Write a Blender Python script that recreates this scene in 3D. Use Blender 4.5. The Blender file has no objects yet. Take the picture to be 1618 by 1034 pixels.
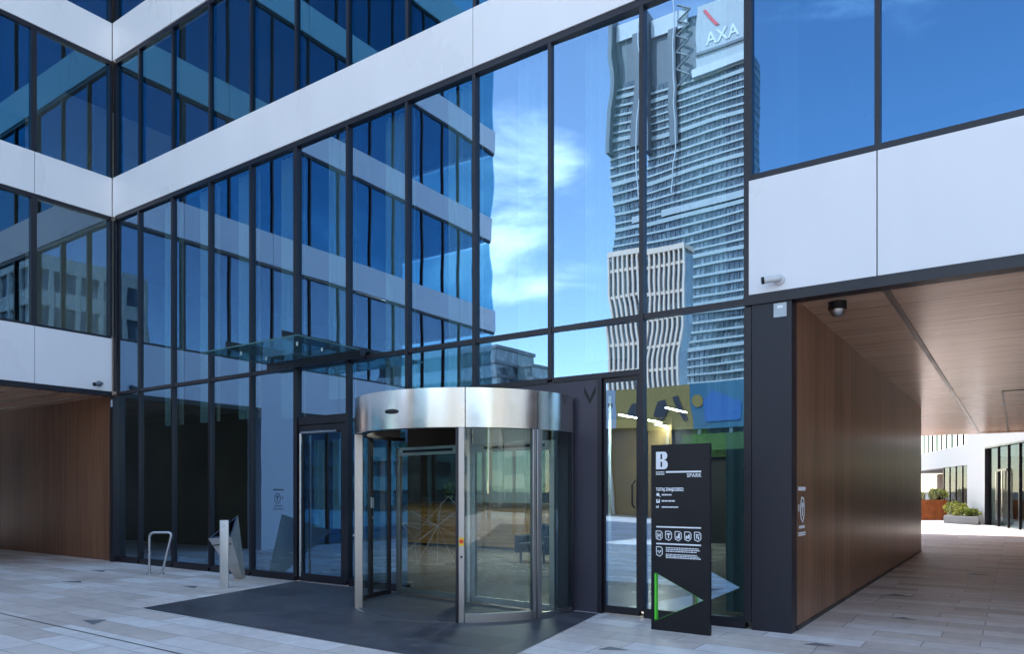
import bpy, bmesh, math, random
from mathutils import Vector, Matrix
random.seed(7)
R = math.radians
scene = bpy.context.scene
COL = scene.collection

# ------------------------------------------------------------------ camera
cam_d = bpy.data.cameras.new("camera")
cam = bpy.data.objects.new("camera", cam_d)
COL.objects.link(cam)
cam.location = (0, 0, 1.6)
cam.rotation_euler = (R(90), 0, math.atan2(.568, .823))
cam_d.sensor_fit = 'HORIZONTAL'
cam_d.sensor_width = 36
cam_d.lens = 36 * 1155 / 1618
cam_d.shift_y = 259 / 1618
cam_d.clip_start = .05
cam_d.clip_end = 3000
scene.camera = cam

# ------------------------------------------------------------------ sky, sun, exposure
SUN_EL = R(55)
SUN_AZ = (-.5, .866)                      # horizontal direction towards the sun
world = bpy.data.worlds.new("World")
scene.world = world
world.use_nodes = True
wt = world.node_tree
wt.nodes.clear()


def nd(t, kind, **kw):
    n = t.nodes.new(kind)
    for k, v in kw.items():
        if hasattr(n, k):
            setattr(n, k, v)
        else:
            n.inputs[k].default_value = v
    return n


def lk(t, a, b):
    t.links.new(a, b)


def math_n(t, op, a, b=None):
    n = t.nodes.new('ShaderNodeMath')
    n.operation = op
    for i, v in enumerate((a, b)):
        if v is None:
            continue
        if isinstance(v, (int, float)):
            n.inputs[i].default_value = v
        else:
            lk(t, v, n.inputs[i])
    return n.outputs[0]


def ramp(t, fac, stops, interp='LINEAR'):
    n = t.nodes.new('ShaderNodeValToRGB')
    n.color_ramp.interpolation = interp
    e = n.color_ramp.elements
    while len(e) < len(stops):
        e.new(.5)
    for q, (p, c) in zip(e, stops):
        q.position = p
        q.color = c if len(c) == 4 else (*c, 1)
    lk(t, fac, n.inputs[0])
    return n.outputs[0]


def mixc(t, fac, a, b, mode='MIX'):
    n = t.nodes.new('ShaderNodeMix')
    n.data_type = 'RGBA'
    n.blend_type = mode
    for s, v in ((n.inputs[0], fac), (n.inputs[6], a), (n.inputs[7], b)):
        if isinstance(v, (int, float)):
            s.default_value = v
        elif isinstance(v, tuple):
            s.default_value = v if len(v) == 4 else (*v, 1)
        else:
            lk(t, v, s)
    return n.outputs[2]


sky = wt.nodes.new('ShaderNodeTexSky')
sky.sky_type = 'NISHITA'
sky.sun_disc = False
sky.sun_elevation = SUN_EL
sky.sun_rotation = math.atan2(SUN_AZ[0], SUN_AZ[1])
sky.air_density = 1.0
sky.dust_density = .12
sky.ozone_density = 2.2
tc = wt.nodes.new('ShaderNodeTexCoord')
DIR = tc.outputs['Generated']
mp = wt.nodes.new('ShaderNodeMapping')
mp.inputs['Scale'].default_value = (2.3, 2.3, 6.0)
mp.inputs['Rotation'].default_value = (0, R(-12), R(20))
lk(wt, DIR, mp.inputs[0])
n1 = nd(wt, 'ShaderNodeTexNoise', Scale=1.35, Detail=7.0, Roughness=.56, Distortion=.55)
lk(wt, mp.outputs[0], n1.inputs['Vector'])
sep = wt.nodes.new('ShaderNodeSeparateXYZ')
lk(wt, DIR, sep.inputs[0])


def blob(c, lo, hi):
    v = Vector(c).normalized()
    n = wt.nodes.new('ShaderNodeVectorMath')
    n.operation = 'DOT_PRODUCT'
    n.inputs[1].default_value = v
    lk(wt, DIR, n.inputs[0])
    m = wt.nodes.new('ShaderNodeMapRange')
    m.interpolation_type = 'SMOOTHSTEP'
    m.inputs[1].default_value = lo
    m.inputs[2].default_value = hi
    lk(wt, n.outputs['Value'], m.inputs[0])
    return m.outputs[0]


CLOUD = (-.53, -.80, .315)
b1 = blob(CLOUD, .977, .996)
b2 = blob((-.23, -.86, .45), .9975, .9997)
b3 = blob((.80, -.5, .30), .93, .99)
b4 = blob((-.1, .6, .6), .6, .9)
cov = math_n(wt, 'ADD', math_n(wt, 'MULTIPLY', b1, .20), math_n(wt, 'MULTIPLY', b2, .10))
cov = math_n(wt, 'ADD', cov, math_n(wt, 'MULTIPLY', b3, .04))
cov = math_n(wt, 'ADD', cov, math_n(wt, 'MULTIPLY', b4, .10))
lo_gate = wt.nodes.new('ShaderNodeMapRange')
lo_gate.interpolation_type = 'SMOOTHSTEP'
lo_gate.inputs[1].default_value = .20
lo_gate.inputs[2].default_value = .29
lk(wt, sep.outputs[2], lo_gate.inputs[0])
cov = math_n(wt, 'ADD', cov, math_n(wt, 'MULTIPLY', math_n(wt, 'SUBTRACT', lo_gate.outputs[0], 1), math_n(wt, 'MULTIPLY', b1, .22)))
dens = math_n(wt, 'ADD', n1.outputs['Fac'], cov)
cm = wt.nodes.new('ShaderNodeMapRange')
cm.interpolation_type = 'SMOOTHSTEP'
cm.inputs[1].default_value = .60
cm.inputs[2].default_value = .92
lk(wt, dens, cm.inputs[0])
SKY_STRENGTH = .15
skyc = mixc(wt, 1.0, sky.outputs[0], (1.13, 1.0, .86), 'MULTIPLY')
cloudy = mixc(wt, math_n(wt, 'MULTIPLY', cm.outputs[0], .92), skyc, (7.6, 7.9, 8.6))
bg = wt.nodes.new('ShaderNodeBackground')
bg.inputs['Strength'].default_value = SKY_STRENGTH
lk(wt, cloudy, bg.inputs['Color'])
wo = wt.nodes.new('ShaderNodeOutputWorld')
lk(wt, bg.outputs[0], wo.inputs['Surface'])

sd = bpy.data.lights.new("sun", 'SUN')
sd.energy = 2.0
sd.angle = R(.53)
sd.color = (1, .95, .88)
sun = bpy.data.objects.new("sun", sd)
COL.objects.link(sun)
to_sun = Vector((SUN_AZ[0] * math.cos(SUN_EL), SUN_AZ[1] * math.cos(SUN_EL), math.sin(SUN_EL)))
sun.rotation_euler = to_sun.to_track_quat('Z', 'Y').to_euler()
sun.location = (-10, 20, 60)

vs = scene.view_settings
vs.view_transform = 'Standard'
vs.look = 'None'
vs.gamma = 1
vs.exposure = 2.05
cy = scene.cycles
cy.max_bounces = 14
cy.glossy_bounces = 9
cy.transmission_bounces = 8
cy.transparent_max_bounces = 32
cy.diffuse_bounces = 4
cy.use_denoising = True
cy.sample_clamp_indirect = 6
cy.caustics_reflective = True
cy.caustics_refractive = False

# ------------------------------------------------------------------ materials
M = {}


def mat(name):
    m = bpy.data.materials.new(name)
    m.use_nodes = True
    t = m.node_tree
    t.nodes.clear()
    o = t.nodes.new('ShaderNodeOutputMaterial')
    M[name] = m
    return m, t, o


def obj_coord(t):
    return t.nodes.new('ShaderNodeTexCoord').outputs['Object']


def pos(t):
    return t.nodes.new('ShaderNodeNewGeometry').outputs['Position']


def simple(name, col, rough=.5, metal=0., var=.12, scale=3., spec=.5, bump=0., bscale=40., stretch=(1, 1, 1)):
    m, t, o = mat(name)
    p = t.nodes.new('ShaderNodeBsdfPrincipled')
    mpn = t.nodes.new('ShaderNodeMapping')
    mpn.inputs['Scale'].default_value = stretch
    lk(t, pos(t), mpn.inputs[0])
    n = nd(t, 'ShaderNodeTexNoise', Scale=scale, Detail=4.0)
    lk(t, mpn.outputs[0], n.inputs['Vector'])
    lo = tuple(c * (1 - var) for c in col)
    hi = tuple(min(1, c * (1 + var)) for c in col)
    c = ramp(t, n.outputs['Fac'], [(.3, lo), (.7, hi)])
    lk(t, c, p.inputs['Base Color'])
    p.inputs['Metallic'].default_value = metal
    p.inputs['Specular IOR Level'].default_value = spec
    r = ramp(t, n.outputs['Fac'], [(.3, (rough * .85,) * 3), (.7, (min(1, rough * 1.15),) * 3)])
    lk(t, r, p.inputs['Roughness'])
    if bump:
        n2 = nd(t, 'ShaderNodeTexNoise', Scale=bscale, Detail=3.0)
        lk(t, mpn.outputs[0], n2.inputs['Vector'])
        b = t.nodes.new('ShaderNodeBump')
        b.inputs['Strength'].default_value = bump
        b.inputs['Distance'].default_value = .01
        lk(t, n2.outputs['Fac'], b.inputs['Height'])
        lk(t, b.outputs[0], p.inputs['Normal'])
    lk(t, p.outputs[0], o.inputs[0])
    return m


def glass(name, refl_col, trans_col, base, amp, wave=(1, 1, 1), scale=1.0, edge=.6):
    """coated pane: outer face reflects with a slight roller-wave, rest passes light"""
    m, t, o = mat(name)
    oc = obj_coord(t)
    oi = t.nodes.new('ShaderNodeObjectInfo')
    mpn = t.nodes.new('ShaderNodeMapping')
    mpn.inputs['Scale'].default_value = wave
    lk(t, oc, mpn.inputs[0])
    rv = t.nodes.new('ShaderNodeVectorMath')
    rv.operation = 'MULTIPLY_ADD'
    rv.inputs[1].default_value = (37., 19., 53.)
    lk(t, oi.outputs['Random'], rv.inputs[0])
    lk(t, mpn.outputs[0], rv.inputs[2])
    n = nd(t, 'ShaderNodeTexNoise', Scale=scale, Detail=1.5, Roughness=.45)
    lk(t, rv.outputs[0], n.inputs['Vector'])
    s = t.nodes.new('ShaderNodeVectorMath')
    s.operation = 'SUBTRACT'
    s.inputs[1].default_value = (.5, .5, .5)
    lk(t, n.outputs['Color'], s.inputs[0])
    sc = t.nodes.new('ShaderNodeVectorMath')
    sc.operation = 'SCALE'
    sc.inputs['Scale'].default_value = amp
    lk(t, s.outputs[0], sc.inputs[0])
    g = t.nodes.new('ShaderNodeNewGeometry')
    ad = t.nodes.new('ShaderNodeVectorMath')
    lk(t, g.outputs['Normal'], ad.inputs[0])
    lk(t, sc.outputs[0], ad.inputs[1])
    no = t.nodes.new('ShaderNodeVectorMath')
    no.operation = 'NORMALIZE'
    lk(t, ad.outputs[0], no.inputs[0])
    gl = t.nodes.new('ShaderNodeBsdfGlossy')
    gl.inputs['Color'].default_value = (*refl_col, 1)
    gl.inputs['Roughness'].default_value = .0
    lk(t, no.outputs[0], gl.inputs['Normal'])
    tr = t.nodes.new('ShaderNodeBsdfTransparent')
    tr.inputs['Color'].default_value = (*trans_col, 1)
    lw = t.nodes.new('ShaderNodeLayerWeight')
    lw.inputs['Blend'].default_value = .5
    f3 = math_n(t, 'POWER', lw.outputs['Facing'], 4.0)
    fac = math_n(t, 'ADD', math_n(t, 'MULTIPLY', f3, edge), base)
    mx = t.nodes.new('ShaderNodeMixShader')
    lk(t, fac, mx.inputs[0])
    lk(t, tr.outputs[0], mx.inputs[1])
    lk(t, gl.outputs[0], mx.inputs[2])
    lk(t, mx.outputs[0], o.inputs[0])
    return m


glass('facade_glass', (.22, .52, .92), (.60, .80, .80), .36, .0032, (1.1, 1, 1.6), .8, .5)
glass('lobby_glass', (.38, .63, .95), (.60, .80, .80), .45, .0036, (1.1, 1, 1.6), .8, .4)
glass('gate_glass', (.40, .56, .74), (.42, .66, .70), .30, .0035, (1.1, 1, 1.6), .8, .5)
glass('wing_glass', (.16, .56, .94), (.42, .66, .70), .265, .0035, (1.1, 1, 1.6), .8, .5)
glass('wavy_glass', (.46, .70, .98), (.60, .80, .80), .50, .0115, (.55, 1, 1.7), .8, .4)
glass('tower_glass', (.55, .72, .85), (.5, .6, .6), .75, .02, (1, 1, 1), .5, .2)
glass('door_glass', (.80, .92, .95), (.78, .89, .87), .09, .006, (1, 1, 1), .9, .32)
glass('court_glass', (.55, .68, .8), (.6, .7, .7), .06, .006, (1, 1, 1), .9, .22)
glass('canopy_glass', (.66, .92, .92), (.50, .74, .74), .34, .002, (1, 1, 1), .9, .5)
t = M['canopy_glass'].node_tree
_o = [n for n in t.nodes if n.type == 'OUTPUT_MATERIAL'][0]
_src = _o.inputs[0].links[0].from_socket
_tl = t.nodes.new('ShaderNodeBsdfTranslucent')
_tl.inputs['Color'].default_value = (.08, .16, .18, 1)
_mx = t.nodes.new('ShaderNodeMixShader')
_mx.inputs[0].default_value = .13
lk(t, _src, _mx.inputs[1])
lk(t, _tl.outputs[0], _mx.inputs[2])
lk(t, _mx.outputs[0], _o.inputs[0])
m, t, o = mat('glass_core')
tr = t.nodes.new('ShaderNodeBsdfTransparent')
tr.inputs['Color'].default_value = (.97, .99, .98, 1)
lk(t, tr.outputs[0], o.inputs[0])

simple('white_panel', (.72, .715, .73), .30, 0, .035, .8, .5, stretch=(1, 1, .35))
simple('anodised', (.011, .0095, .015), .36, 0, .1, 2, .45)
simple('dark_panel', (.050, .044, .062), .42, 0, .08, 1.5, .45)
simple('pillar_metal', (.014, .013, .021), .42, 0, .08, 1.5, .4)
simple('black_sheet', (.006, .006, .009), .42, 0, .15, 2, .35)
simple('steel', (.40, .385, .38), .36, 1, .04, 2)
simple('steel_fascia', (.66, .66, .67), .20, 1, .03, 5)
simple('tube_steel', (.5, .5, .52), .28, 1, .04, 2)
simple('white_paint', (.8, .8, .82), .5, 0, .02)
simple('court_render', (.38, .375, .375), .7, 0, .05, .6)
simple('camera_white', (.55, .55, .56), .5, 0, .02)
simple('steel_body', (.50, .485, .47), .45, .55, .05, 3)
simple('glass_edge', (.05, .13, .13), .2, 0, .05, 3)
simple('brown_render', (.10, .05, .03), .8, 0, .1, 2)
simple('etch', (.40, .38, .34), .6, 0, .02)
simple('warm_stone', (.80, .60, .47), .7, 0, .06, .6)
simple('cream_stone', (.74, .67, .54), .7, 0, .08, .6)
simple('tower_band', (.42, .46, .46), .45, 0, .05, .3)
simple('tower_white', (.62, .63, .64), .45, 0, .05, .3)
simple('tower_panel', (.46, .48, .49), .5, 0, .05, .3)
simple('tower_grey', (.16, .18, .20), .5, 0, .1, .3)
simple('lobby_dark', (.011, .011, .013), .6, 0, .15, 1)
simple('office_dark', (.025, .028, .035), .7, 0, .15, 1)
simple('slab_grey', (.09, .09, .095), .8, 0, .1, 1)
simple('lobby_floor_stone', (.22, .22, .22), .25, 0, .08, 1.2)
simple('ochre', (.24, .15, .05), .6, 0, .15, 1.5)
simple('timber', (.40, .21, .06), .5, 0, .25, 2.2, .4, 0, 40, (.4, 1, 6))
simple('partition', (.42, .47, .50), .6, 0, .05, 1)
simple('moss', (.03, .075, .015), .9, 0, .5, 9)
simple('leaf', (.12, .17, .025), .6, 0, .35, 4)
simple('leaf_yellow', (.30, .30, .035), .6, 0, .3, 5)
simple('leaf_dark', (.03, .06, .018), .6, 0, .35, 4)
simple('straw', (.42, .40, .22), .7, 0, .25, 6)
simple('soil', (.06, .045, .03), .9, 0, .3, 12)
simple('corten', (.36, .10, .03), .75, 0, .3, 3, .3, .1, 60)
simple('grey_stone', (.17, .17, .175), .7, 0, .12, 4)
simple('red_button', (.75, .05, .02), .35, 0, .02)
simple('yellow_plate', (.8, .55, .04), .45, 0, .02)
simple('green_paint', (.10, .62, .04), .4, 0, .05)
simple('blue_cloth', (.012, .014, .02), .8, 0, .15, 12)
simple('mural_yellow', (.22, .15, .035), .6, 0, .05)
simple('mural_blue', (.025, .11, .17), .6, 0, .05)
simple('mural_navy', (.02, .10, .28), .6, 0, .05)
simple('mural_grey', (.22, .25, .30), .6, 0, .05)
simple('mural_red', (.55, .12, .07), .6, 0, .05)
simple('mural_black', (.02, .02, .03), .6, 0, .05)
simple('sign_red', (.75, .06, .08), .5, 0, .02)
simple('asphalt', (.07, .07, .072), .9, 0, .2, .8)
simple('bronze', (.15, .10, .06), .4, .5, .1)

# curtain: thin pale cloth, part lets light through
m, t, o = mat('curtain_cloth')
df = t.nodes.new('ShaderNodeBsdfDiffuse')
df.inputs['Color'].default_value = (.50, .56, .56, 1)
tl = t.nodes.new('ShaderNodeBsdfTranslucent')
tl.inputs['Color'].default_value = (.4, .45, .45, 1)
mx = t.nodes.new('ShaderNodeMixShader')
mx.inputs[0].default_value = .35
lk(t, df.outputs[0], mx.inputs[1])
lk(t, tl.outputs[0], mx.inputs[2])
lk(t, mx.outputs[0], o.inputs[0])

m, t, o = mat('lamp_light')
em = t.nodes.new('ShaderNodeEmission')
em.inputs['Color'].default_value = (1, .95, .86, 1)
em.inputs['Strength'].default_value = 110
lk(t, em.outputs[0], o.inputs[0])


m, t, o = mat('pendant_glow')
em = t.nodes.new('ShaderNodeEmission')
em.inputs['Color'].default_value = (1, .80, .52, 1)
em.inputs['Strength'].default_value = .42
lk(t, em.outputs[0], o.inputs[0])


def wood(name, c1, c2, axis, width, rough, coat=.12, metal=.0):
    """veneer cladding: boards of one width along an axis, fine grain along them"""
    m, t, o = mat(name)
    P = pos(t)
    s = t.nodes.new('ShaderNodeSeparateXYZ')
    lk(t, P, s.inputs[0])
    u = math_n(t, 'DIVIDE', s.outputs['XYZ'.index(axis)], width)
    idx = math_n(t, 'FLOOR', u)
    fr = math_n(t, 'FRACT', u)
    wn = t.nodes.new('ShaderNodeTexWhiteNoise')
    wn.noise_dimensions = '1D'
    lk(t, idx, wn.inputs['W'])
    mpn = t.nodes.new('ShaderNodeMapping')
    sc = {'X': (38, 38, 1.1), 'Y': (38, 38, 1.1), 'S': (1.2, 30, 30)}
    if name == 'wood_soffit':
        mpn.inputs['Scale'].default_value = (.9, 26, 26)
    else:
        mpn.inputs['Scale'].default_value = (38, 38, .9)
    lk(t, P, mpn.inputs[0])
    n = nd(t, 'ShaderNodeTexNoise', Scale=1.0, Detail=5.0, Roughness=.62, Distortion=.4)
    lk(t, mpn.outputs[0], n.inputs['Vector'])
    f = math_n(t, 'ADD', math_n(t, 'MULTIPLY', n.outputs['Fac'], .8), math_n(t, 'MULTIPLY', wn.outputs['Value'], .13))
    mp2 = t.nodes.new('ShaderNodeMapping')
    mp2.inputs['Scale'].default_value = (.35, 7, 7) if name == 'wood_soffit' else (9, 9, .28)
    lk(t, P, mp2.inputs[0])
    n2 = nd(t, 'ShaderNodeTexNoise', Scale=1.0, Detail=3.0, Roughness=.5)
    lk(t, mp2.outputs[0], n2.inputs['Vector'])
    f = math_n(t, 'ADD', math_n(t, 'MULTIPLY', f, .7), math_n(t, 'MULTIPLY', n2.outputs['Fac'], .35))
    c = ramp(t, f, [(.36, c1), (.64, c2)])
    joint = math_n(t, 'LESS_THAN', fr, (.022 if name == 'wood_soffit' else .010) / width)
    c = mixc(t, math_n(t, 'MULTIPLY', joint, .7), c, (.01, .008, .006))
    p = t.nodes.new('ShaderNodeBsdfPrincipled')
    lk(t, c, p.inputs['Base Color'])
    r = math_n(t, 'ADD', math_n(t, 'MULTIPLY', n.outputs['Fac'], .12), rough)
    lk(t, r, p.inputs['Roughness'])
    p.inputs['Metallic'].default_value = metal
    p.inputs['Coat Weight'].default_value = coat
    p.inputs['Coat Roughness'].default_value = .24
    p.inputs['Specular IOR Level'].default_value = .3
    lk(t, p.outputs[0], o.inputs[0])


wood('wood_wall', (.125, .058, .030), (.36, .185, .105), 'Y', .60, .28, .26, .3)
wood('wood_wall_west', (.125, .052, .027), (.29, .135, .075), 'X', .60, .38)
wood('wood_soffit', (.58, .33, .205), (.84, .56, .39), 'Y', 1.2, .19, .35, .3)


def paving(name, w, h, tint, dark=False):
    m, t, o = mat(name)
    P = pos(t)
    mpn = t.nodes.new('ShaderNodeMapping')
    mpn.inputs['Location'].default_value = (.31, .12, 0)
    lk(t, P, mpn.inputs[0])
    b = nd(t, 'ShaderNodeTexBrick')
    b.offset = .37
    b.offset_frequency = 2
    b.squash = 1.35
    b.squash_frequency = 3
    b.inputs['Color1'].default_value = (0, 0, 0, 1)
    b.inputs['Color2'].default_value = (1, 1, 1, 1)
    b.inputs['Mortar'].default_value = (.5, .5, .5, 1)
    b.inputs['Scale'].default_value = 1
    b.inputs['Mortar Size'].default_value = .006 if not dark else .003
    b.inputs['Mortar Smooth'].default_value = .3
    b.inputs['Bias'].default_value = 0
    b.inputs['Brick Width'].default_value = w
    b.inputs['Row Height'].default_value = h
    lk(t, mpn.outputs[0], b.inputs['Vector'])
    n = nd(t, 'ShaderNodeTexNoise', Scale=.55, Detail=4.0, Roughness=.6)
    lk(t, P, n.inputs['Vector'])
    n2 = nd(t, 'ShaderNodeTexNoise', Scale=90., Detail=4.0, Roughness=.7)
    lk(t, P, n2.inputs['Vector'])
    n3 = nd(t, 'ShaderNodeTexNoise', Scale=5., Detail=5.0, Roughness=.7)
    lk(t, P, n3.inputs['Vector'])
    f = math_n(t, 'ADD', math_n(t, 'MULTIPLY', b.outputs['Color'], .55), math_n(t, 'MULTIPLY', n.outputs['Fac'], .5))
    if dark:
        c = ramp(t, math_n(t, 'ADD', math_n(t, 'MULTIPLY', f, .4), math_n(t, 'MULTIPLY', n3.outputs['Fac'], .55)), [(.3, (.030, .031, .038)), (.7, (.092, .093, .105))])
    else:
        c = ramp(t, f, [(.18, (.52, .435, .39)), (.42, (.68, .575, .50)), (.60, (.76, .68, .63)), (.85, (.82, .78, .74))])
    g = math_n(t, 'ADD', math_n(t, 'MULTIPLY', n2.outputs['Fac'], .35), math_n(t, 'MULTIPLY', n3.outputs['Fac'], .5))
    c = mixc(t, .8, c, ramp(t, g, [(.25, (.70, .69, .69)), (.55, (1.16, 1.15, 1.14))]), 'MULTIPLY')
    n4 = nd(t, 'ShaderNodeTexNoise', Scale=.8, Detail=6.0, Roughness=.65, Distortion=.6)
    lk(t, P, n4.inputs['Vector'])
    c = mixc(t, ramp(t, n4.outputs['Fac'], [(.5, (0, 0, 0)), (.72, (.22, .22, .22))]), c, (.20, .17, .15))
    vo = t.nodes.new('ShaderNodeTexVoronoi')
    vo.inputs['Scale'].default_value = 1.7
    lk(t, P, vo.inputs['Vector'])
    c = mixc(t, math_n(t, 'MULTIPLY', math_n(t, 'LESS_THAN', vo.outputs['Distance'], .033), .35), c, (.10, .09, .085))
    c = mixc(t, math_n(t, 'MULTIPLY', b.outputs['Fac'], .65), c, (.10, .10, .10) if not dark else (.03, .03, .035))
    p = t.nodes.new('ShaderNodeBsdfPrincipled')
    lk(t, c, p.inputs['Base Color'])
    lk(t, math_n(t, 'ADD', math_n(t, 'MULTIPLY', n3.outputs['Fac'], .25), .42), p.inputs['Roughness'])
    bp = t.nodes.new('ShaderNodeBump')
    bp.inputs['Strength'].default_value = .35
    bp.inputs['Distance'].default_value = .006
    hgt = math_n(t, 'SUBTRACT', math_n(t, 'MULTIPLY', n2.outputs['Fac'], .3), b.outputs['Fac'])
    lk(t, hgt, bp.inputs['Height'])
    lk(t, bp.outputs[0], p.inputs['Normal'])
    lk(t, p.outputs[0], o.inputs[0])


paving('paving_light', 1.0, .36, 1)
paving('paving_dark', 1.2, .6, 1, True)
simple('inlay_stone', (.19, .185, .19), .55, 0, .15, 20)

# tower curtain wall (dark glazing with thin mullion lines in the glass itself)
m, t, o = mat('tower_window')
s = t.nodes.new('ShaderNodeSeparateXYZ')
lk(t, pos(t), s.inputs[0])
cell = t.nodes.new('ShaderNodeTexWhiteNoise')
cell.noise_dimensions = '2D'
cv = t.nodes.new('ShaderNodeCombineXYZ')
lk(t, math_n(t, 'FLOOR', math_n(t, 'MULTIPLY', math_n(t, 'ADD', s.outputs[0], s.outputs[1]), 1 / .9)), cv.inputs[0])
lk(t, math_n(t, 'FLOOR', math_n(t, 'MULTIPLY', s.outputs[2], 1 / 1.6)), cv.inputs[1])
lk(t, cv.outputs[0], cell.inputs['Vector'])
p = t.nodes.new('ShaderNodeBsdfPrincipled')
lk(t, ramp(t, cell.outputs['Value'], [(0, (.05, .07, .085)), (.6, (.11, .14, .16)), (1, (.24, .28, .30))]), p.inputs['Base Color'])
p.inputs['Roughness'].default_value = .12
p.inputs['Specular IOR Level'].default_value = .9
lk(t, p.outputs[0], o.inputs[0])

# ------------------------------------------------------------------ mesh helpers
WL = {}                                                  # world position of every built object


class MB:
    def __init__(self):
        self.v, self.f, self.mi, self.sm = [], [], [], []

    def poly(self, pts, mi=0, sm=False):
        k = len(self.v)
        self.v += [tuple(q) for q in pts]
        self.f.append(list(range(k, k + len(pts))))
        self.mi.append(mi)
        self.sm.append(sm)

    def box(self, x0, x1, y0, y1, z0, z1, mi=0, mis=None):
        k = len(self.v)
        self.v += [(x0, y0, z0), (x1, y0, z0), (x1, y1, z0), (x0, y1, z0), (x0, y0, z1), (x1, y0, z1), (x1, y1, z1), (x0, y1, z1)]
        fs = [(0, 3, 2, 1), (4, 5, 6, 7), (0, 1, 5, 4), (1, 2, 6, 5), (2, 3, 7, 6), (3, 0, 4, 7)]   # -z +z -y +x +y -x
        for i, q in enumerate(fs):
            self.f.append([k + a for a in q])
            self.mi.append(mis[i] if mis else mi)
            self.sm.append(False)
        return self

    def prism(self, pts, vec, mi=0):
        """closed polygon extruded along vec"""
        vec = Vector(vec)
        a = [Vector(q) for q in pts]
        n = Vector((0, 0, 0))
        for i in range(len(a)):
            n += a[i].cross(a[(i + 1) % len(a)])
        if n.dot(vec) > 0:
            a.reverse()
        b = [q + vec for q in a]
        self.poly(a, mi)
        self.poly(b[::-1], mi)
        for i in range(len(a)):
            j = (i + 1) % len(a)
            self.poly([a[i], b[i], b[j], a[j]], mi)
        return self

    def tube(self, pts, r, seg=12, mi=0):
        pts = [Vector(q) for q in pts]
        k0 = len(self.v)
        prev = None
        for i, q in enumerate(pts):
            d = (pts[min(i + 1, len(pts) - 1)] - pts[max(i - 1, 0)]).normalized()
            if prev is None:
                a = d.orthogonal().normalized()
            else:
                a = (prev - d * prev.dot(d)).normalized()
            prev = a
            b = d.cross(a)
            rr = r[i] if isinstance(r, (list, tuple)) else r
            for s in range(seg):
                w = 2 * math.pi * s / seg
                self.v.append(tuple(q + (a * math.cos(w) + b * math.sin(w)) * rr))
        for i in range(len(pts) - 1):
            for s in range(seg):
                s2 = (s + 1) % seg
                self.f.append([k0 + i * seg + s, k0 + i * seg + s2, k0 + (i + 1) * seg + s2, k0 + (i + 1) * seg + s])
                self.mi.append(mi)
                self.sm.append(True)
        self.f.append([k0 + s for s in range(seg)][::-1])
        self.f.append([k0 + (len(pts) - 1) * seg + s for s in range(seg)])
        self.mi += [mi, mi]
        self.sm += [False, False]
        return self

    def arc(self, c, r0, r1, a0, a1, z0, z1, n=48, mi_out=0, mi=0):
        """curved wall between two radii and two angles (degrees)"""
        k = len(self.v)
        full = abs(a1 - a0) >= 359.9
        for i in range(n + 1):
            w = R(a0 + (a1 - a0) * i / n)
            for r in (r0, r1):
                for z in (z0, z1):
                    self.v.append((c[0] + r * math.cos(w), c[1] + r * math.sin(w), z))
        for i in range(n):
            a = k + 4 * i
            b = a + 4
            for q, mm, s in (((a + 2, b + 2, b + 3, a + 3), mi_out, True), ((a, a + 1, b + 1, b), mi, True),
                             ((a + 1, a + 3, b + 3, b + 1), mi, False), ((a, b, b + 2, a + 2), mi, False)):
                self.f.append(list(q))
                self.mi.append(mm)
                self.sm.append(s)
        if not full:
            self.f.append([k, k + 2, k + 3, k + 1])
            e = k + 4 * n
            self.f.append([e, e + 1, e + 3, e + 2])
            self.mi += [mi, mi]
            self.sm += [False, False]
        return self

    def build(self, name, mats, parent=None, origin=None, bevel=0, rot=None):
        if isinstance(mats, str):
            mats = [mats]
        if origin is None:
            xs, ys, zs = zip(*self.v)
            origin = ((min(xs) + max(xs)) / 2, (min(ys) + max(ys)) / 2, min(zs))
        me = bpy.data.meshes.new(name)
        me.from_pydata([(x - origin[0], y - origin[1], z - origin[2]) for x, y, z in self.v], [], self.f)
        for mm in mats:
            me.materials.append(M[mm])
        me.polygons.foreach_set('material_index', self.mi)
        me.polygons.foreach_set('use_smooth', self.sm)
        me.update()
        me.set_sharp_from_angle(angle=R(32))
        ob = bpy.data.objects.new(name, me)
        COL.objects.link(ob)
        pw = WL[parent.name] if parent else (0, 0, 0)
        ob.location = [origin[i] - pw[i] for i in range(3)]
        ob.parent = parent
        if rot:
            ob.rotation_euler = rot
        WL[ob.name] = tuple(origin)
        if bevel:
            bm_ = bmesh.new()
            bm_.from_mesh(me)
            bmesh.ops.remove_doubles(bm_, verts=bm_.verts, dist=1e-5)
            bm_.to_mesh(me)
            bm_.free()
            md = ob.modifiers.new('bevel', 'BEVEL')
            md.width = bevel
            md.segments = 2
            md.limit_method = 'ANGLE'
        return ob


def tag(o, label=None, cat=None, group=None, kind=None):
    if label:
        o['label'] = label
    if cat:
        o['category'] = cat
    if group:
        o['group'] = group
    if kind:
        o['kind'] = kind
    return o


def thing(name, loc, label, cat, group=None):
    o = bpy.data.objects.new(name, None)
    o.empty_display_size = .2
    COL.objects.link(o)
    o.location = loc
    WL[o.name] = tuple(loc)
    return tag(o, label, cat, group)


def bx(name, mats, parent, *a, **kw):
    return MB().box(*a).build(name, mats, parent, **kw)


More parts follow.
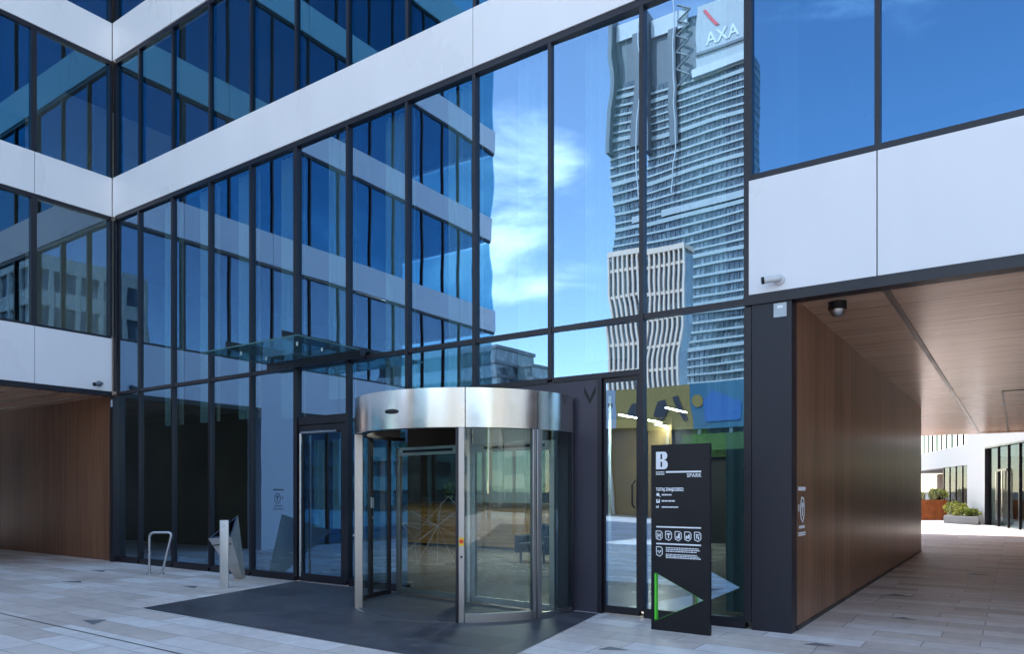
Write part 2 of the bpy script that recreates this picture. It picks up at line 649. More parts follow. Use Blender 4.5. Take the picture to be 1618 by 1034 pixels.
def lettering(body, size, loc, parent, mats, rotz=0., name='lettering', bold=0., sx=1., space=1., align='LEFT', depth=.0015):
    """text in the plane facing -Y (turned by rotz), loc = left end of the baseline in world space"""
    cu = bpy.data.curves.new(name, 'FONT')
    cu.body = body
    cu.size = size
    cu.extrude = depth
    cu.offset = bold
    cu.space_character = space
    cu.align_x = align
    tmp = bpy.data.objects.new('tmp', cu)
    COL.objects.link(tmp)
    dg = bpy.context.evaluated_depsgraph_get()
    me = bpy.data.meshes.new_from_object(tmp.evaluated_get(dg))
    bpy.data.objects.remove(tmp)
    me.transform(Matrix.Diagonal((sx, 1, 1, 1)))
    me.transform(Matrix.Rotation(rotz, 4, 'Z') @ Matrix.Rotation(R(90), 4, 'X'))
    me.name = name
    me.materials.clear()
    me.materials.append(M[mats])
    ob = bpy.data.objects.new(name, me)
    COL.objects.link(ob)
    pw = WL[parent.name] if parent else (0, 0, 0)
    ob.location = [loc[i] - pw[i] for i in range(3)]
    ob.parent = parent
    WL[ob.name] = tuple(loc)
    return ob


def pane_y(parent, x0, x1, z0, z1, y=8.53, g='facade_glass', tilt=0., name='window_pane'):
    """glass sheet facing -Y"""
    return MB().box(x0, x1, y, y + .024, z0, z1, mis=[1, 1, 0, 1, 1, 1]).build(
        name, [g, 'glass_core'], parent, origin=((x0 + x1) / 2, y, z0), rot=(0, 0, tilt) if tilt else None)


def pane_x(parent, y0, y1, z0, z1, x, g='wing_glass', name='window_pane'):
    """glass sheet facing +X"""
    return MB().box(x - .024, x, y0, y1, z0, z1, mis=[1, 1, 1, 0, 1, 1]).build(
        name, [g, 'glass_core'], parent, origin=(x, (y0 + y1) / 2, z0))


YF = 8.53
XW = -16.80
XL = [-15.74, -14.44, -13.12, -11.81, -10.52, -9.20, -7.86, -6.53, -5.23, -3.88, -2.55]      # facade mullions
BANDS = [(7.75, 8.66), (11.27, 12.16), (14.75, 15.65), (18.2, 19.3)]

# ------------------------------------------------------------------ ground
def structure(o):
    o['kind'] = 'structure'
    return o


g = MB()
g.poly([(-900, -900, -.03), (900, -900, -.03), (900, 900, -.03), (-900, 900, -.03)])
structure(g.build('ground', 'asphalt', origin=(0, 0, -.03)))
g = MB().box(-60, 40, -24, 70, -.02, 0)
structure(g.build('pavement', 'paving_light', origin=(0, 0, 0)))
# dark granite apron in front of the doors
apron = [(-10.42, 8.40), (-9.78, 5.32), (-5.0, 5.30), (-2.68, 4.35), (-4.30, 8.44)]
A0, A1 = Vector((-9.78, 5.32, .004)), Vector((-4.93, 5.28, .004))
tip = A0 + (A1 - A0) * 1.21
g = MB()
g.poly([(-10.46, 8.44, .004), A0, tip, (-4.46, 8.44, .004)])
structure(g.build('path', 'paving_dark'))
g = MB()
for (x, y, s, a) in ((-1.48, 12.51, .34, 10), (-3.36, 6.66, .21, 30), (-14.99, 7.33, .3, 5), (-1.69, 8.05, .2, 15),
                     (-9.25, 4.46, .3, -8), (-11.27, 6.99, .25, 0), (-13.59, 6.21, .32, 20), (-1.15, 10.3, .2, 0), (-.6, 16.5, .35, 20)):
    pts = []
    for (u, v) in ((-.75, -.28), (.75, -.35), (-.1, .42)):
        pts.append((x + s * (u * math.cos(R(a)) - v * math.sin(R(a))), y + s * (u * math.sin(R(a)) + v * math.cos(R(a))), .004))
    g.poly(pts)
structure(g.build('paving_inlay', 'inlay_stone'))
g = MB()
d0, d1 = Vector((-11.6, 4.04, .004)), Vector((-6.2, 4.03, .004))
g.poly([d0, d1, d1 + Vector((0, .016, 0)), d0 + Vector((0, .016, 0))])
structure(g.build('drain_slot', 'black_sheet'))

# ------------------------------------------------------------------ main office building
B = thing('office_building', (-2, 20, 0), 'white and blue glass office block with glazed two-storey lobby and open passage', 'building')

MAIN_X1 = 14.0
for k, x in enumerate(XL[:-1]):
    top = 7.70
    lo = .08
    if -7.9 < x < -4.9:
        lo = 3.11
    w = .05 if x == -10.52 else .028
    bx('mullion', 'anodised', B, x - w, x + w, YF - .055, YF + .10, lo, top)
bx('mullion', 'anodised', B, -2.55 - .045, -2.55 + .045, YF - .055, YF + .10, 3.84, 7.70)
bx('mullion', 'anodised', B, -2.55 - .045, -2.55 + .04, YF - .05, YF + .09, .08, 3.72)
bx('mullion', 'anodised', B, XW + .01, XW + .16, YF - .14, YF + .10, .0, 3.72)           # corner post at the wing
bx('mullion', 'anodised', B, XW + .01, XW + .10, YF - .055, YF + .10, 3.84, 7.70)
XA = [XW + .10] + XL


def transom(x0, x1, z, h=.035, dep=.045):
    bx('transom', 'anodised', B, x0, x1, YF - dep, YF + .08, z - h, z + h)


XC = [XW + .13] + XL
for i in range(len(XC) - 1):
    x0, x1 = XC[i] + .034, XC[i + 1] - .034
    if i == 0:
        x0 = XW + .165
    if XL[i] == -10.52:
        pass
    transom(x0, x1, 3.79)
    tilt = 0.
    gname = 'lobby_glass'
    if i == 9:
        tilt = R(1.33)
    if i >= 7:
        gname = 'wavy_glass' if i >= 8 else 'lobby_glass'
    pane_y(B, x0 - .012, x1 + .012, 3.82, 7.71, YF, gname, tilt if i == 9 else random.uniform(-.0016, .0016))
    # lower row
    if i in (5,):                                        # bay with the side door
        pane_y(B, x0 - .012, x1 + .012, 2.90, 3.76, YF, gname)
        bx('door_header', 'anodised', B, x0, x1, YF - .03, YF + .09, 2.76, 2.90)
    elif i in (7, 8):                                    # above the revolving door
        pane_y(B, x0 - .012, x1 + .012, 3.13, 3.76, YF, gname)
    elif i == 9:
        pane_y(B, x0 - .012, x1 + .012, 3.14, 3.76, YF, gname, tilt)
        transom(x0, x1, 3.10)
    else:
        pane_y(B, x0 - .012, x1 + .012, .10, 3.76, YF, gname, random.uniform(-.002, .002))
        transom(x0, x1, .06, .06, .05)
# glass door at the right of the revolving door
bx('dark_panel', 'dark_panel', B, -5.20, -4.50, YF - .03, YF + .09, 0, 3.08)
bx('dark_panel', 'dark_panel', B, -7.83, -5.20, YF - .028, YF + .09, 2.86, 3.08)
transom(-7.83, -5.27, 3.10)
bx('mullion', 'anodised', B, -4.50, -4.44, YF - .05, YF + .09, 0, 3.07)
gd = MB()
gd.box(-4.43, -3.925, YF - .01, YF + .05, .012, .11).box(-4.43, -3.925, YF - .01, YF + .05, 3.0, 3.06)
gd.box(-4.43, -4.395, YF - .01, YF + .05, .11, 3.0).box(-3.965, -3.925, YF - .01, YF + .05, .11, 3.0)
door = gd.build('door', 'anodised', B)
pane_y(door, -4.395, -3.965, .11, 3.0, YF, 'wavy_glass', R(1.33), name='pane')
MB().tube([(-3.985, YF - .02, 1.38), (-3.985, YF - .09, 1.42), (-3.985, YF - .09, 1.68), (-3.985, YF - .02, 1.72)], .011, 8).build('handle', 'black_sheet', door)
# chevron mark on the dark panel
g = MB()
for s in (-1, 1):
    g.prism([(-4.62, YF - .0335, 2.82), (-4.62 + s * .085, YF - .0335, 2.98), (-4.62 + s * .085, YF - .0335, 2.89), (-4.62, YF - .0335, 2.74)], (0, .003, 0))
g.build('chevron_mark', 'black_sheet', B)
# side door
sd_ = MB()
sd_.box(-10.45, -9.26, YF - .02, YF + .06, .012, .14).box(-10.45, -9.26, YF - .02, YF + .06, 2.60, 2.74)
sd_.box(-10.45, -10.35, YF - .02, YF + .06, .14, 2.60).box(-9.38, -9.26, YF - .02, YF + .06, .14, 2.60)
sdoor = sd_.build('door', 'anodised', B)
pane_y(sdoor, -10.35, -9.38, .14, 2.60, YF + .005, 'facade_glass', name='pane')
MB().tube([(-10.32, YF - .10, .10), (-10.32, YF - .10, 2.60)], .022, 12).build('handle', 'tube_steel', sdoor)
MB().tube([(-10.32, YF - .075, 2.615), (-9.42, YF - .075, 2.615)], .024, 12).build('closer', 'tube_steel', sdoor)

# cladding bands of the main facade
def band(x0, x1, z0, z1, joints, y0=YF - .075):
    xs = [x0] + [j for j in joints if x0 < j < x1] + [x1]
    for a, b in zip(xs[:-1], xs[1:]):
        bx('cladding_panel', 'white_panel', B, a + (.006 if a != x0 else 0), b - (.006 if b != x1 else 0), y0, y0 + .2, z0, z1)
    bx('cladding_back', 'black_sheet', B, x0, x1, y0 + .06, y0 + .26, z0 + .02, z1 - .02)


band(XW + .02, MAIN_X1, 7.79, 8.66, (-6.53, -1.2, 4.1, 9.4))
bx('trim', 'anodised', B, XW + .1, -2.59, YF - .06, YF + .1, 7.70, 7.787)
bx('trim', 'anodised', B, -2.50, MAIN_X1, YF - .06, YF + .1, 7.70, 7.787)
band(XW + .02, MAIN_X1, 11.31, 12.16, (-14.44, -6.53, -1.2, 4.1))
band(XW + .02, MAIN_X1, 14.79, 15.65, (-10.5, -2.55, 4.1))
band(XW + .02, MAIN_X1, 18.24, 19.30, (-14.44, -6.53, -1.2, 4.1))
band(-2.55 + .02, MAIN_X1, 3.85, 5.16, (-1.2, .12, 4.1, 9.4))
bx('trim', 'anodised', B, -2.59, MAIN_X1, YF - .085, YF + .12, 3.73, 3.847)
bx('trim', 'anodised', B, -2.50, MAIN_X1, YF - .06, YF + .1, 5.16, 5.235)
for z in (11.225, 14.705, 18.155):
    bx('trim', 'anodised', B, XW + .1, MAIN_X1, YF - .05, YF + .1, z, z + .083)
XU = [XW + .07] + XL + [-1.2, .12, 1.44, 2.76, 4.1, 5.4, 6.7, 8.0, 9.4, 10.7, 12.0, MAIN_X1]
rows = [(8.66, 11.225), (12.16, 14.705), (15.65, 18.155)]
for r, (z0, z1) in enumerate(rows):
    xs = XU if r < 1 else XU[::2] + [MAIN_X1]
    for x in xs[1:-1]:
        bx('mullion', 'anodised', B, x - .028, x + .028, YF - .045, YF + .1, z0, z1)
    bx('mullion', 'anodised', B, XW + .01, XW + .13, YF - .05, YF + .1, z0, z1)
    for a, b in zip(xs[:-1], xs[1:]):
        if b - a > .2:
            pane_y(B, a + .02, b - .02, z0 - .01, z1 + .01, YF, 'wing_glass' if b < -2.5 else 'facade_glass', random.uniform(-.0016, .0016))
for a, b in zip([-2.55] + XU[12:-1:1], XU[12:]):
    if b - a < .2:
        continue
    if b < 8:
        pane_y(B, a + .02, b - .02, 5.22, 7.71, YF, 'facade_glass', 0)
for x in (-1.2, .12, 1.44, 2.76, 4.1, 5.4, 6.7):
    bx('mullion', 'anodised', B, x - .028, x + .028, YF - .055, YF + .1, 5.235, 7.70)
bx('cladding_panel', 'white_panel', B, 8.0, MAIN_X1, YF + .0, YF + .2, 5.24, 7.70)
# pillar at the passage
bx('pillar', 'pillar_metal', B, -2.50, -2.062, YF - .06, YF + .17, 0, 3.728)
bx('sill', 'anodised', B, -3.84, -2.60, YF - .04, YF + .08, .0, .0)if False else None
# passage walls and soffit
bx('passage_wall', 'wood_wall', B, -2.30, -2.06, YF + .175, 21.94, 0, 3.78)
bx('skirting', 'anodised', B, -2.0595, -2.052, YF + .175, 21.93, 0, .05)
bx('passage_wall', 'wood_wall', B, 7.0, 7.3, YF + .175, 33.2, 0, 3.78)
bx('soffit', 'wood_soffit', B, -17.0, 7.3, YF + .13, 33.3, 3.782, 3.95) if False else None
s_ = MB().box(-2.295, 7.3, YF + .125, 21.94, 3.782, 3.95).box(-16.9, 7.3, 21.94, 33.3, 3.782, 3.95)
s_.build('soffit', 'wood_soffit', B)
for x, y0, y1 in ((-1.16, YF + .2, 32.8),):
    g = MB().box(x - .03, x + .03, y0, y1, 3.768, 3.7815)
    g.build('light_channel', 'steel', B)
g = MB().box(-.27, -.235, 19.2, 32.8, 3.768, 3.7815).box(-.235, 3.4, 19.2, 19.24, 3.768, 3.7815).box(-1.1, 3.4, 32.4, 32.44, 3.768, 3.7815)
g.build('light_channel', 'anodised', B)
# body behind the facade: slabs, inner walls, outer walls
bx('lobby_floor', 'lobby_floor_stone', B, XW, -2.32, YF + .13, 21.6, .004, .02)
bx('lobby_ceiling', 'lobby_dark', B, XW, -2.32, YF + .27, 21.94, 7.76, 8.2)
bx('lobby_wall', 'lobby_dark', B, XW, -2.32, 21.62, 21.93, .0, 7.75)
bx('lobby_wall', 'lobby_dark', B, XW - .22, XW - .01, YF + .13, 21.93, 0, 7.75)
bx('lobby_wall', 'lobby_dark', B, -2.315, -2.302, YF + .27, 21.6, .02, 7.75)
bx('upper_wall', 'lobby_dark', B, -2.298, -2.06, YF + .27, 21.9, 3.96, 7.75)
for z in (11.4, 14.9):
    bx('floor_slab', 'slab_grey', B, XW, MAIN_X1, YF + .27, 33.0, z, z + .45)
bx('floor_slab', 'slab_grey', B, -2.29, MAIN_X1, YF + .27, 33.0, 4.0, 4.7)
bx('floor_slab', 'slab_grey', B, -2.05, MAIN_X1, YF + .27, 33.0, 7.82, 8.2)
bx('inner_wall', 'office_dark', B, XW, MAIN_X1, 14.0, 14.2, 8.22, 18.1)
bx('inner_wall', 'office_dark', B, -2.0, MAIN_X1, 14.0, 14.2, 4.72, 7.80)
bx('roof', 'slab_grey', B, XW, MAIN_X1, YF + .27, 33.1, 18.3, 19.2)
bx('rear_wall', 'white_panel', B, -30, MAIN_X1, 33.1, 33.3, 3.96, 19.2)
bx('side_wall', 'white_panel', B, MAIN_X1, MAIN_X1 + .2, YF, 33.1, 0, 19.2)

# ------------------------------------------------------------------ west wing
W = thing('office_wing', (-25, 1, 0), 'white banded office wing with blue windows over a timber lined gateway', 'building')
YE = -6.0
YM = [6.87, 5.6, 4.27, 2.98, 1.9, .6, -.46, -1.95, -3.05, -3.95, -4.9]
YWIN = [YF] + YM + [YE]


def wband(z0, z1, joints):
    ys = [YE] + sorted(joints) + [YF - .08]
    for a, b in zip(ys[:-1], ys[1:]):
        bx('cladding_panel', 'white_panel', W, XW - .2, XW, a + .006, b - .006, z0, z1)
    bx('cladding_back', 'black_sheet', W, XW - .26, XW - .06, YE + .01, YF - .09, z0 + .02, z1 - .02)
    # return along the wing's end
    bx('cladding_panel', 'white_panel', W, -33, XW - .205, YE, YE + .2, z0, z1)


wband(3.84, 5.03, (6.87, 1.9, -1.95))
bx('trim', 'anodised', W, XW - .15, XW - .004, 4.655, YF - .08, 3.73, 3.837)
wband(7.79, 8.66, (6.87, 4.27, -.46, -3.95))
wband(11.31, 12.16, (5.6, 1.9, -3.05))
wband(14.79, 15.65, (2.98, -1.95))
wband(18.24, 19.30, (5.6, -.46))
for z0, z1 in ((5.03, 5.09), (7.70, 7.787), (11.225, 11.307), (14.705, 14.787), (18.155, 18.237)):
    bx('trim', 'anodised', W, XW - .15, XW - .03, YE + .02, YF - .08, z0, z1)
wrows = [(5.09, 7.70), (8.66, 11.225), (12.16, 14.705), (15.65, 18.155)]
for r, (z0, z1) in enumerate(wrows):
    for y in YM:
        w = .055 if y == 6.87 else .024
        bx('mullion', 'anodised', W, XW - .15, XW - .025, y - w, y + w, z0, z1)
    bx('mullion', 'anodised', W, XW - .15, XW + .005, YF - .13, YF - .08, z0, z1)
    for a, b in zip(YWIN[1:], YWIN[:-1]):
        pane_x(W, a + .02, b - .02, z0 - .01, z1 + .01, XW - .075, 'gate_glass' if r == 0 else 'wing_glass')
    o_ = MB().box(-32.9, XW - .08, YE + .07, YE + .095, z0, z1, mis=[1, 1, 0, 1, 1, 1]).build('window_pane', ['facade_glass', 'glass_core'], W)
# ground floor of the wing
bx('pier', 'white_panel', W, XW - .6, XW, 3.56, 4.65, 0, 3.837)
GY = [3.56, 2.3, 1.0, -.3, -1.6, -2.9, -4.2, -5.4, YE]
for a, b in zip(GY[1:], GY[:-1]):
    bx('mullion', 'anodised', W, XW - .15, XW - .02, b - .04, b + .03, 0, 3.73) if b != 3.56 else None
    pane_x(W, a + .03, b - .04, .08, 3.75, XW - .075)
bx('trim', 'anodised', W, XW - .15, XW - .005, YE + .02, 3.555, 3.74, 3.838)
# gateway lining
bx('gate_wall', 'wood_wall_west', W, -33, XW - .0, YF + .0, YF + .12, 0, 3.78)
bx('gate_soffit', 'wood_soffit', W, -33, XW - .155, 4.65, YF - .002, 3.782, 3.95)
bx('gate_wall', 'black_sheet', W, -33, XW - .61, 4.45, 4.648, 0, 3.78)
g = MB().box(-33, XW - .4, 7.62, 7.66, 3.768, 3.7815).box(-33, XW - .4, 8.25, 8.29, 3.768, 3.7815)
g.build('light_channel', 'steel', W)
for z in (4.2, 7.82, 11.4, 14.9):
    bx('floor_slab', 'slab_grey', W, -32.8, XW - .27, YE + .3, YF - .0, z, z + .42)
bx('inner_wall', 'office_dark', W, -21.6, -21.4, YE + .3, YF, 4.65, 18.1)
bx('inner_wall', 'lobby_dark', W, -20.6, -20.4, YE + .3, 4.44, 0, 4.1)
bx('roof', 'slab_grey', W, -32.8, XW - .27, YE + .3, YF + 24, 18.3, 19.2)
bx('end_wall', 'white_panel', W, -33.2, -33, YE, 33.3, 3.96, 19.3)

# ------------------------------------------------------------------ curtains
def curtain(x0, x1, y, z0, z1, label, cat='curtain', group='sheer curtains behind the lobby glass', amp=.045, per=.13):
    n = max(8, int((x1 - x0) / .02))
    g = MB()
    k = 0
    fr, bk = [], []
    for i in range(n + 1):
        x = x0 + (x1 - x0) * i / n
        yy = y + amp * math.sin(2 * math.pi * x / per + .8 * math.sin(x * 5.1))
        fr.append((x, yy))
    for i in range(n):
        a, b = fr[i], fr[i + 1]
        g.poly([(a[0], a[1], z0), (b[0], b[1], z0), (b[0], b[1], z1), (a[0], a[1], z1)], 0, True)
        g.poly([(a[0], a[1] + .006, z0), (a[0], a[1] + .006, z1), (b[0], b[1] + .006, z1), (b[0], b[1] + .006, z0)], 0, True)
    o = g.build('curtain', 'curtain_cloth')
    tag(o, label, cat, group)
    return o


bayname = ['in the second narrow bay from the inside corner', 'in the third bay from the inside corner', 'in the fourth bay from the inside corner',
           'in the bay left of the side door', 'in the bay above the side door', 'in the bay right of the side door',
           'above the left half of the revolving door', 'above the right half of the revolving door', 'in the bay where the cloud is mirrored',
           'in the bay where the tower is mirrored']
for i in range(1, 11):
    a, b = XL[i - 1], XL[i]
    z0 = 3.0 if i < 4 else (2.95 if i == 4 else 3.2)
    if i >= 9:
        z0 = 3.35
    fr_ = (.46, .95) if i < 9 else (.30, .75)
    curtain(a + (b - a) * fr_[0], a + (b - a) * fr_[1], 8.76, z0, 7.745, 'pale sheer curtain hanging high ' + bayname[i - 1])
curtain(-10.95, -10.68, 9.3, .9, 2.55, 'narrow pale curtain strip behind the side door, nearer its handle')
curtain(-10.42, -10.14, 9.3, .9, 2.55, 'narrow pale curtain strip behind the side door, nearer the revolving door')
curtain(-2.98, -2.64, 9.0, .1, 3.72, 'full height pale curtain beside the dark pillar behind the totem sign')
curtain(-3.35, -3.08, 9.35, 2.35, 3.7, 'short green tinted curtain hanging above the totem sign')

# ------------------------------------------------------------------ lobby furnishings
ct = thing('reception_counter', (-11.8, 16.2, 0), 'long brown timber counter seen through the revolving door', 'counter')
bx('counter_front', 'timber', ct, -15.4, -8.9, 16.0, 16.15, .08, 1.22)
bx('counter_top', 'bronze', ct, -15.5, -8.8, 15.9, 16.7, 1.223, 1.27)
bx('plinth', 'black_sheet', ct, -15.3, -9.0, 16.06, 16.6, .02, .078)
o = bx('partition_screen', 'partition', None, -14.2, -11.2, 17.6, 17.75, .02, 4.2)
tag(o, 'pale blue-grey partition standing behind the timber counter', 'partition')
o = bx('partition_screen', 'partition', None, -10.9, -9.2, 18.0, 18.15, .02, 4.2)
tag(o, 'narrow pale partition right of the wide one behind the counter', 'partition')
o = bx('accent_wall', 'ochre', None, -11.1, -9.85, 21.45, 21.6, .02, 3.9)
tag(o, 'ochre yellow panel wall inside the lobby left of the totem', 'wall')
o = bx('accent_wall', 'ochre', None, -9.6, -8.8, 21.45, 21.6, .02, 3.9)
tag(o, 'slim ochre yellow wall piece behind the totem top', 'wall')
o = bx('moss_wall', 'moss', None, -8.1, -6.5, 21.4, 21.6, 2.6, 3.5)
tag(o, 'strip of green moss wall above the totem right edge', 'moss wall')
o = MB()
for x, y, l in ((-8.6, 15.2, 2.6), (-6.9, 13.6, 1.4), (-9.0, 18.0, 2.0), (-7.0, 16.5, 1.2)):
    pass
lamps = [((-8.6, 17.4), (-8.9, 20.2), 'long linear ceiling lamp glowing inside the lobby right of the revolving door'),
         ((-6.95, 16.6), (-7.05, 17.9), 'short linear ceiling lamp glowing above the ochre wall'),
         ((-8.95, 20.6), (-9.3, 21.5), 'faint linear ceiling lamp near the back of the lobby'),
         ((-9.0, 12.9), (-9.0, 15.6), 'unseen linear lamp added to light the timber counter')]  # last lamp is an added fill, out of view behind the door fascia
for (p0, p1, lab) in lamps:
    t_ = thing('ceiling_lamp', (p0[0], p0[1], 3.62), lab, 'lamp', 'linear lamps in the lobby')
    bx('housing', 'black_sheet', t_, p0[0] - .03, p0[0] + .03, p0[1], p1[1], 3.61, 3.70)
    bx('diffuser', 'lamp_light', t_, p0[0] - .022, p0[0] + .022, p0[1] + .02, p1[1] - .02, 3.595, 3.608)
    for q in (.1, .9):
        yy = p0[1] + (p1[1] - p0[1]) * q
        bx('rod', 'anodised', t_, p0[0] - .006, p0[0] + .006, yy - .006, yy + .006, 3.702, 7.75)


def rounded(g, x0, x1, y0, y1, z0, z1):
    g.box(x0, x1, y0, y1, z0, z1)


def armchair(x, y, label, m='blue_cloth'):
    c = thing('armchair', (x, y, .02), label, 'armchair', 'lobby armchairs')
    bx('seat', m, c, x - .32, x + .32, y - .30, y + .28, .26, .46, bevel=.05)
    bx('backrest', m, c, x - .32, x + .32, y + .283, y + .42, .26, .86, bevel=.05)
    for s in (-1, 1):
        bx('arm', m, c, x + s * .383 - .06, x + s * .383 + .06, y - .28, y + .38, .22, .62, bevel=.04)
        for q in (-1, 1):
            bx('leg', 'anodised', c, x + s * .30 - .018, x + s * .30 + .018, y + q * .22 - .018, y + q * .22 + .018, .02, .258)
    return c


armchair(-8.7, 13.6, 'dark blue lobby armchair seen through the right revolving door glass')
armchair(-7.7, 13.4, 'dark lobby armchair behind the last curved pane of the revolving door', 'office_dark')


def leaves(g, c, r, n, size, rnd, flat=1.0, mi=1):
    """many leaf blades spread through a volume"""
    for _ in range(n):
        while True:
            p = Vector((rnd.uniform(-1, 1), rnd.uniform(-1, 1), rnd.uniform(-1, 1)))
            if .25 < p.length < 1:
                break
        q = Vector(c) + Vector((p.x * r[0], p.y * r[1], p.z * r[2]))
        d = (p + Vector((rnd.uniform(-.6, .6), rnd.uniform(-.6, .6), rnd.uniform(-.1, .7)))).normalized()
        s = d.cross(Vector((rnd.uniform(-1, 1), rnd.uniform(-1, 1), rnd.uniform(-1, 1)))).normalized()
        L = size * rnd.uniform(.6, 1.3)
        w = L * .28
        g.poly([q, q + d * L * .5 + s * w, q + d * L, q + d * L * .5 - s * w], rnd.choice(mi) if isinstance(mi, (list, tuple)) else mi)


rnd = random.Random(3)
pt = thing('potted_plant', (-13.3, 16.35, 1.27), 'small dark potted plant standing on the timber counter', 'plant')
MB().tube([(-13.3, 16.35, 1.27), (-13.3, 16.35, 1.40)], [.09, .12], 14).build('pot', 'black_sheet', pt)
g = MB()
leaves(g, (-13.3, 16.35, 1.55), (.28, .2, .2), 130, .16, rnd, mi=0)
g.build('foliage', 'leaf_dark', pt)

# ------------------------------------------------------------------ revolving door
C = (-6.42, 8.23)
RV = thing('revolving_door', (C[0], C[1], 0), 'stainless steel revolving door with curved glass and deep round canopy', 'revolving door')
ZO, ZT = 2.37, 2.85
RR = 1.60
MB().arc(C, RR - .05, RR, 172, 306, ZO, ZT, 60).build('fascia', 'steel_fascia', RV)
MB().arc(C, RR - .05, RR, 306.4, 340, ZO, ZT, 24).build('fascia', 'steel_fascia', RV)
MB().arc(C, RR - .05, RR, 340.4, 367, ZO, ZT, 24).build('fascia', 'steel_fascia', RV)
MB().arc(C, .001, RR - .052, 0, 360, ZO + .30, ZO + .34, 48).build('ceiling', 'lobby_dark', RV)
MB().arc(C, .001, RR - .052, 0, 360, ZT - .02, ZT - .005, 48).build('roof', 'black_sheet', RV)
MB().arc(C, RR - .16, RR - .052, 172, 368, ZO, ZO + .05, 60).build('ceiling_ring', 'black_sheet', RV)
MB().arc(C, RR - .035, RR - .012, 232, 304, .0, .008, 40).build('threshold', 'steel', RV)


def post(a, wdeg, r0, r1, m='steel', z0=0, z1=ZO - .002):
    return MB().arc(C, r0, r1, a - wdeg / 2, a + wdeg / 2, z0, z1, 6).build('post', m, RV, bevel=.006)


post(233, 1.9, RR - .10, RR + .01)
pm = post(304.6, 2.6, RR - .07, RR + .012)
post(302.6, 1.2, RR - .12, RR - .0, 'anodised')
post(338.4, 2.0, RR - .06, RR + .008)
post(341.0, 2.6, RR - .08, RR + .012)
post(366.8, 1.4, RR - .07, RR + .005, 'anodised')
post(197, 3.4, RR - .05, RR + .0, 'anodised')
post(180, 2.2, RR - .05, RR + .0, 'anodised')
MB().arc(C, RR - .05, RR + .006, 306, 337.3, .0, .11, 20).build('bottom_rail', 'steel', RV, bevel=.004)
MB().arc(C, RR - .045, RR, 342.4, 366, .0, .07, 14).build('bottom_rail', 'steel', RV)
MB().arc(C, RR - .045, RR, 181, 232, .0, .07, 26).build('bottom_rail', 'anodised', RV)
for a0, a1, z in ((306, 337.3, .112), (342.4, 366, .072), (181.2, 195.2, .072), (198.8, 232, .072)):
    MB().arc(C, RR - .032, RR - .012, a0, a1, z, ZO - .002, 30, 0, 1).build('curved_glass', ['door_glass', 'glass_core'], RV)
# emergency button and key switch on the front post
wv = Vector((math.cos(R(304.6)), math.sin(R(304.6)), 0))
side = Vector((-wv.y, wv.x, 0))
b0 = Vector((C[0], C[1], 0)) + wv * (RR + .012)
MB().prism([b0 + side * -.03 + Vector((0, 0, .935)), b0 + side * .03 + Vector((0, 0, .935)), b0 + side * .03 + Vector((0, 0, 1.035)), b0 + side * -.03 + Vector((0, 0, 1.035))], wv * .012).build('button_plate', 'yellow_plate', RV)
MB().tube([b0 + wv * .012 + Vector((0, 0, .99)), b0 + wv * .03 + Vector((0, 0, .99)), b0 + wv * .032 + Vector((0, 0, .99))], [.018, .026, .024], 14).build('emergency_button', 'red_button', RV)
MB().tube([b0 + Vector((0, 0, .80)), b0 + wv * .01 + Vector((0, 0, .80))], .014, 12).build('key_switch', 'black_sheet', RV)
wv2 = Vector((math.cos(R(233)), math.sin(R(233)), 0))
b1_ = Vector((C[0], C[1], 0)) + wv2 * (RR + .01)
MB().tube([b1_ + Vector((0, 0, .99)), b1_ + wv2 * .02 + Vector((0, 0, .99))], .02, 12).build('key_switch', 'steel', RV)
# sensor pill on the fascia
ws = Vector((math.cos(R(271)), math.sin(R(271)), 0))
ss = Vector((-ws.y, ws.x, 0))
s0 = Vector((C[0], C[1], 2.585)) + ws * (RR - .004)
pts = []
for i in range(20):
    w = 2 * math.pi * i / 20
    pts.append(s0 + ss * (.095 * math.copysign(abs(math.cos(w)) ** .6, math.cos(w))) + Vector((0, 0, .028 * math.copysign(abs(math.sin(w)) ** .8, math.sin(w)))))
MB().prism(pts, ws * .03).build('motion_sensor', 'black_sheet', RV, bevel=.004)
bx('ceiling_unit', 'black_sheet', RV, C[0] - .5, C[0] + .4, C[1] - .75, C[1] - .35, ZO + .24, ZO + .298)


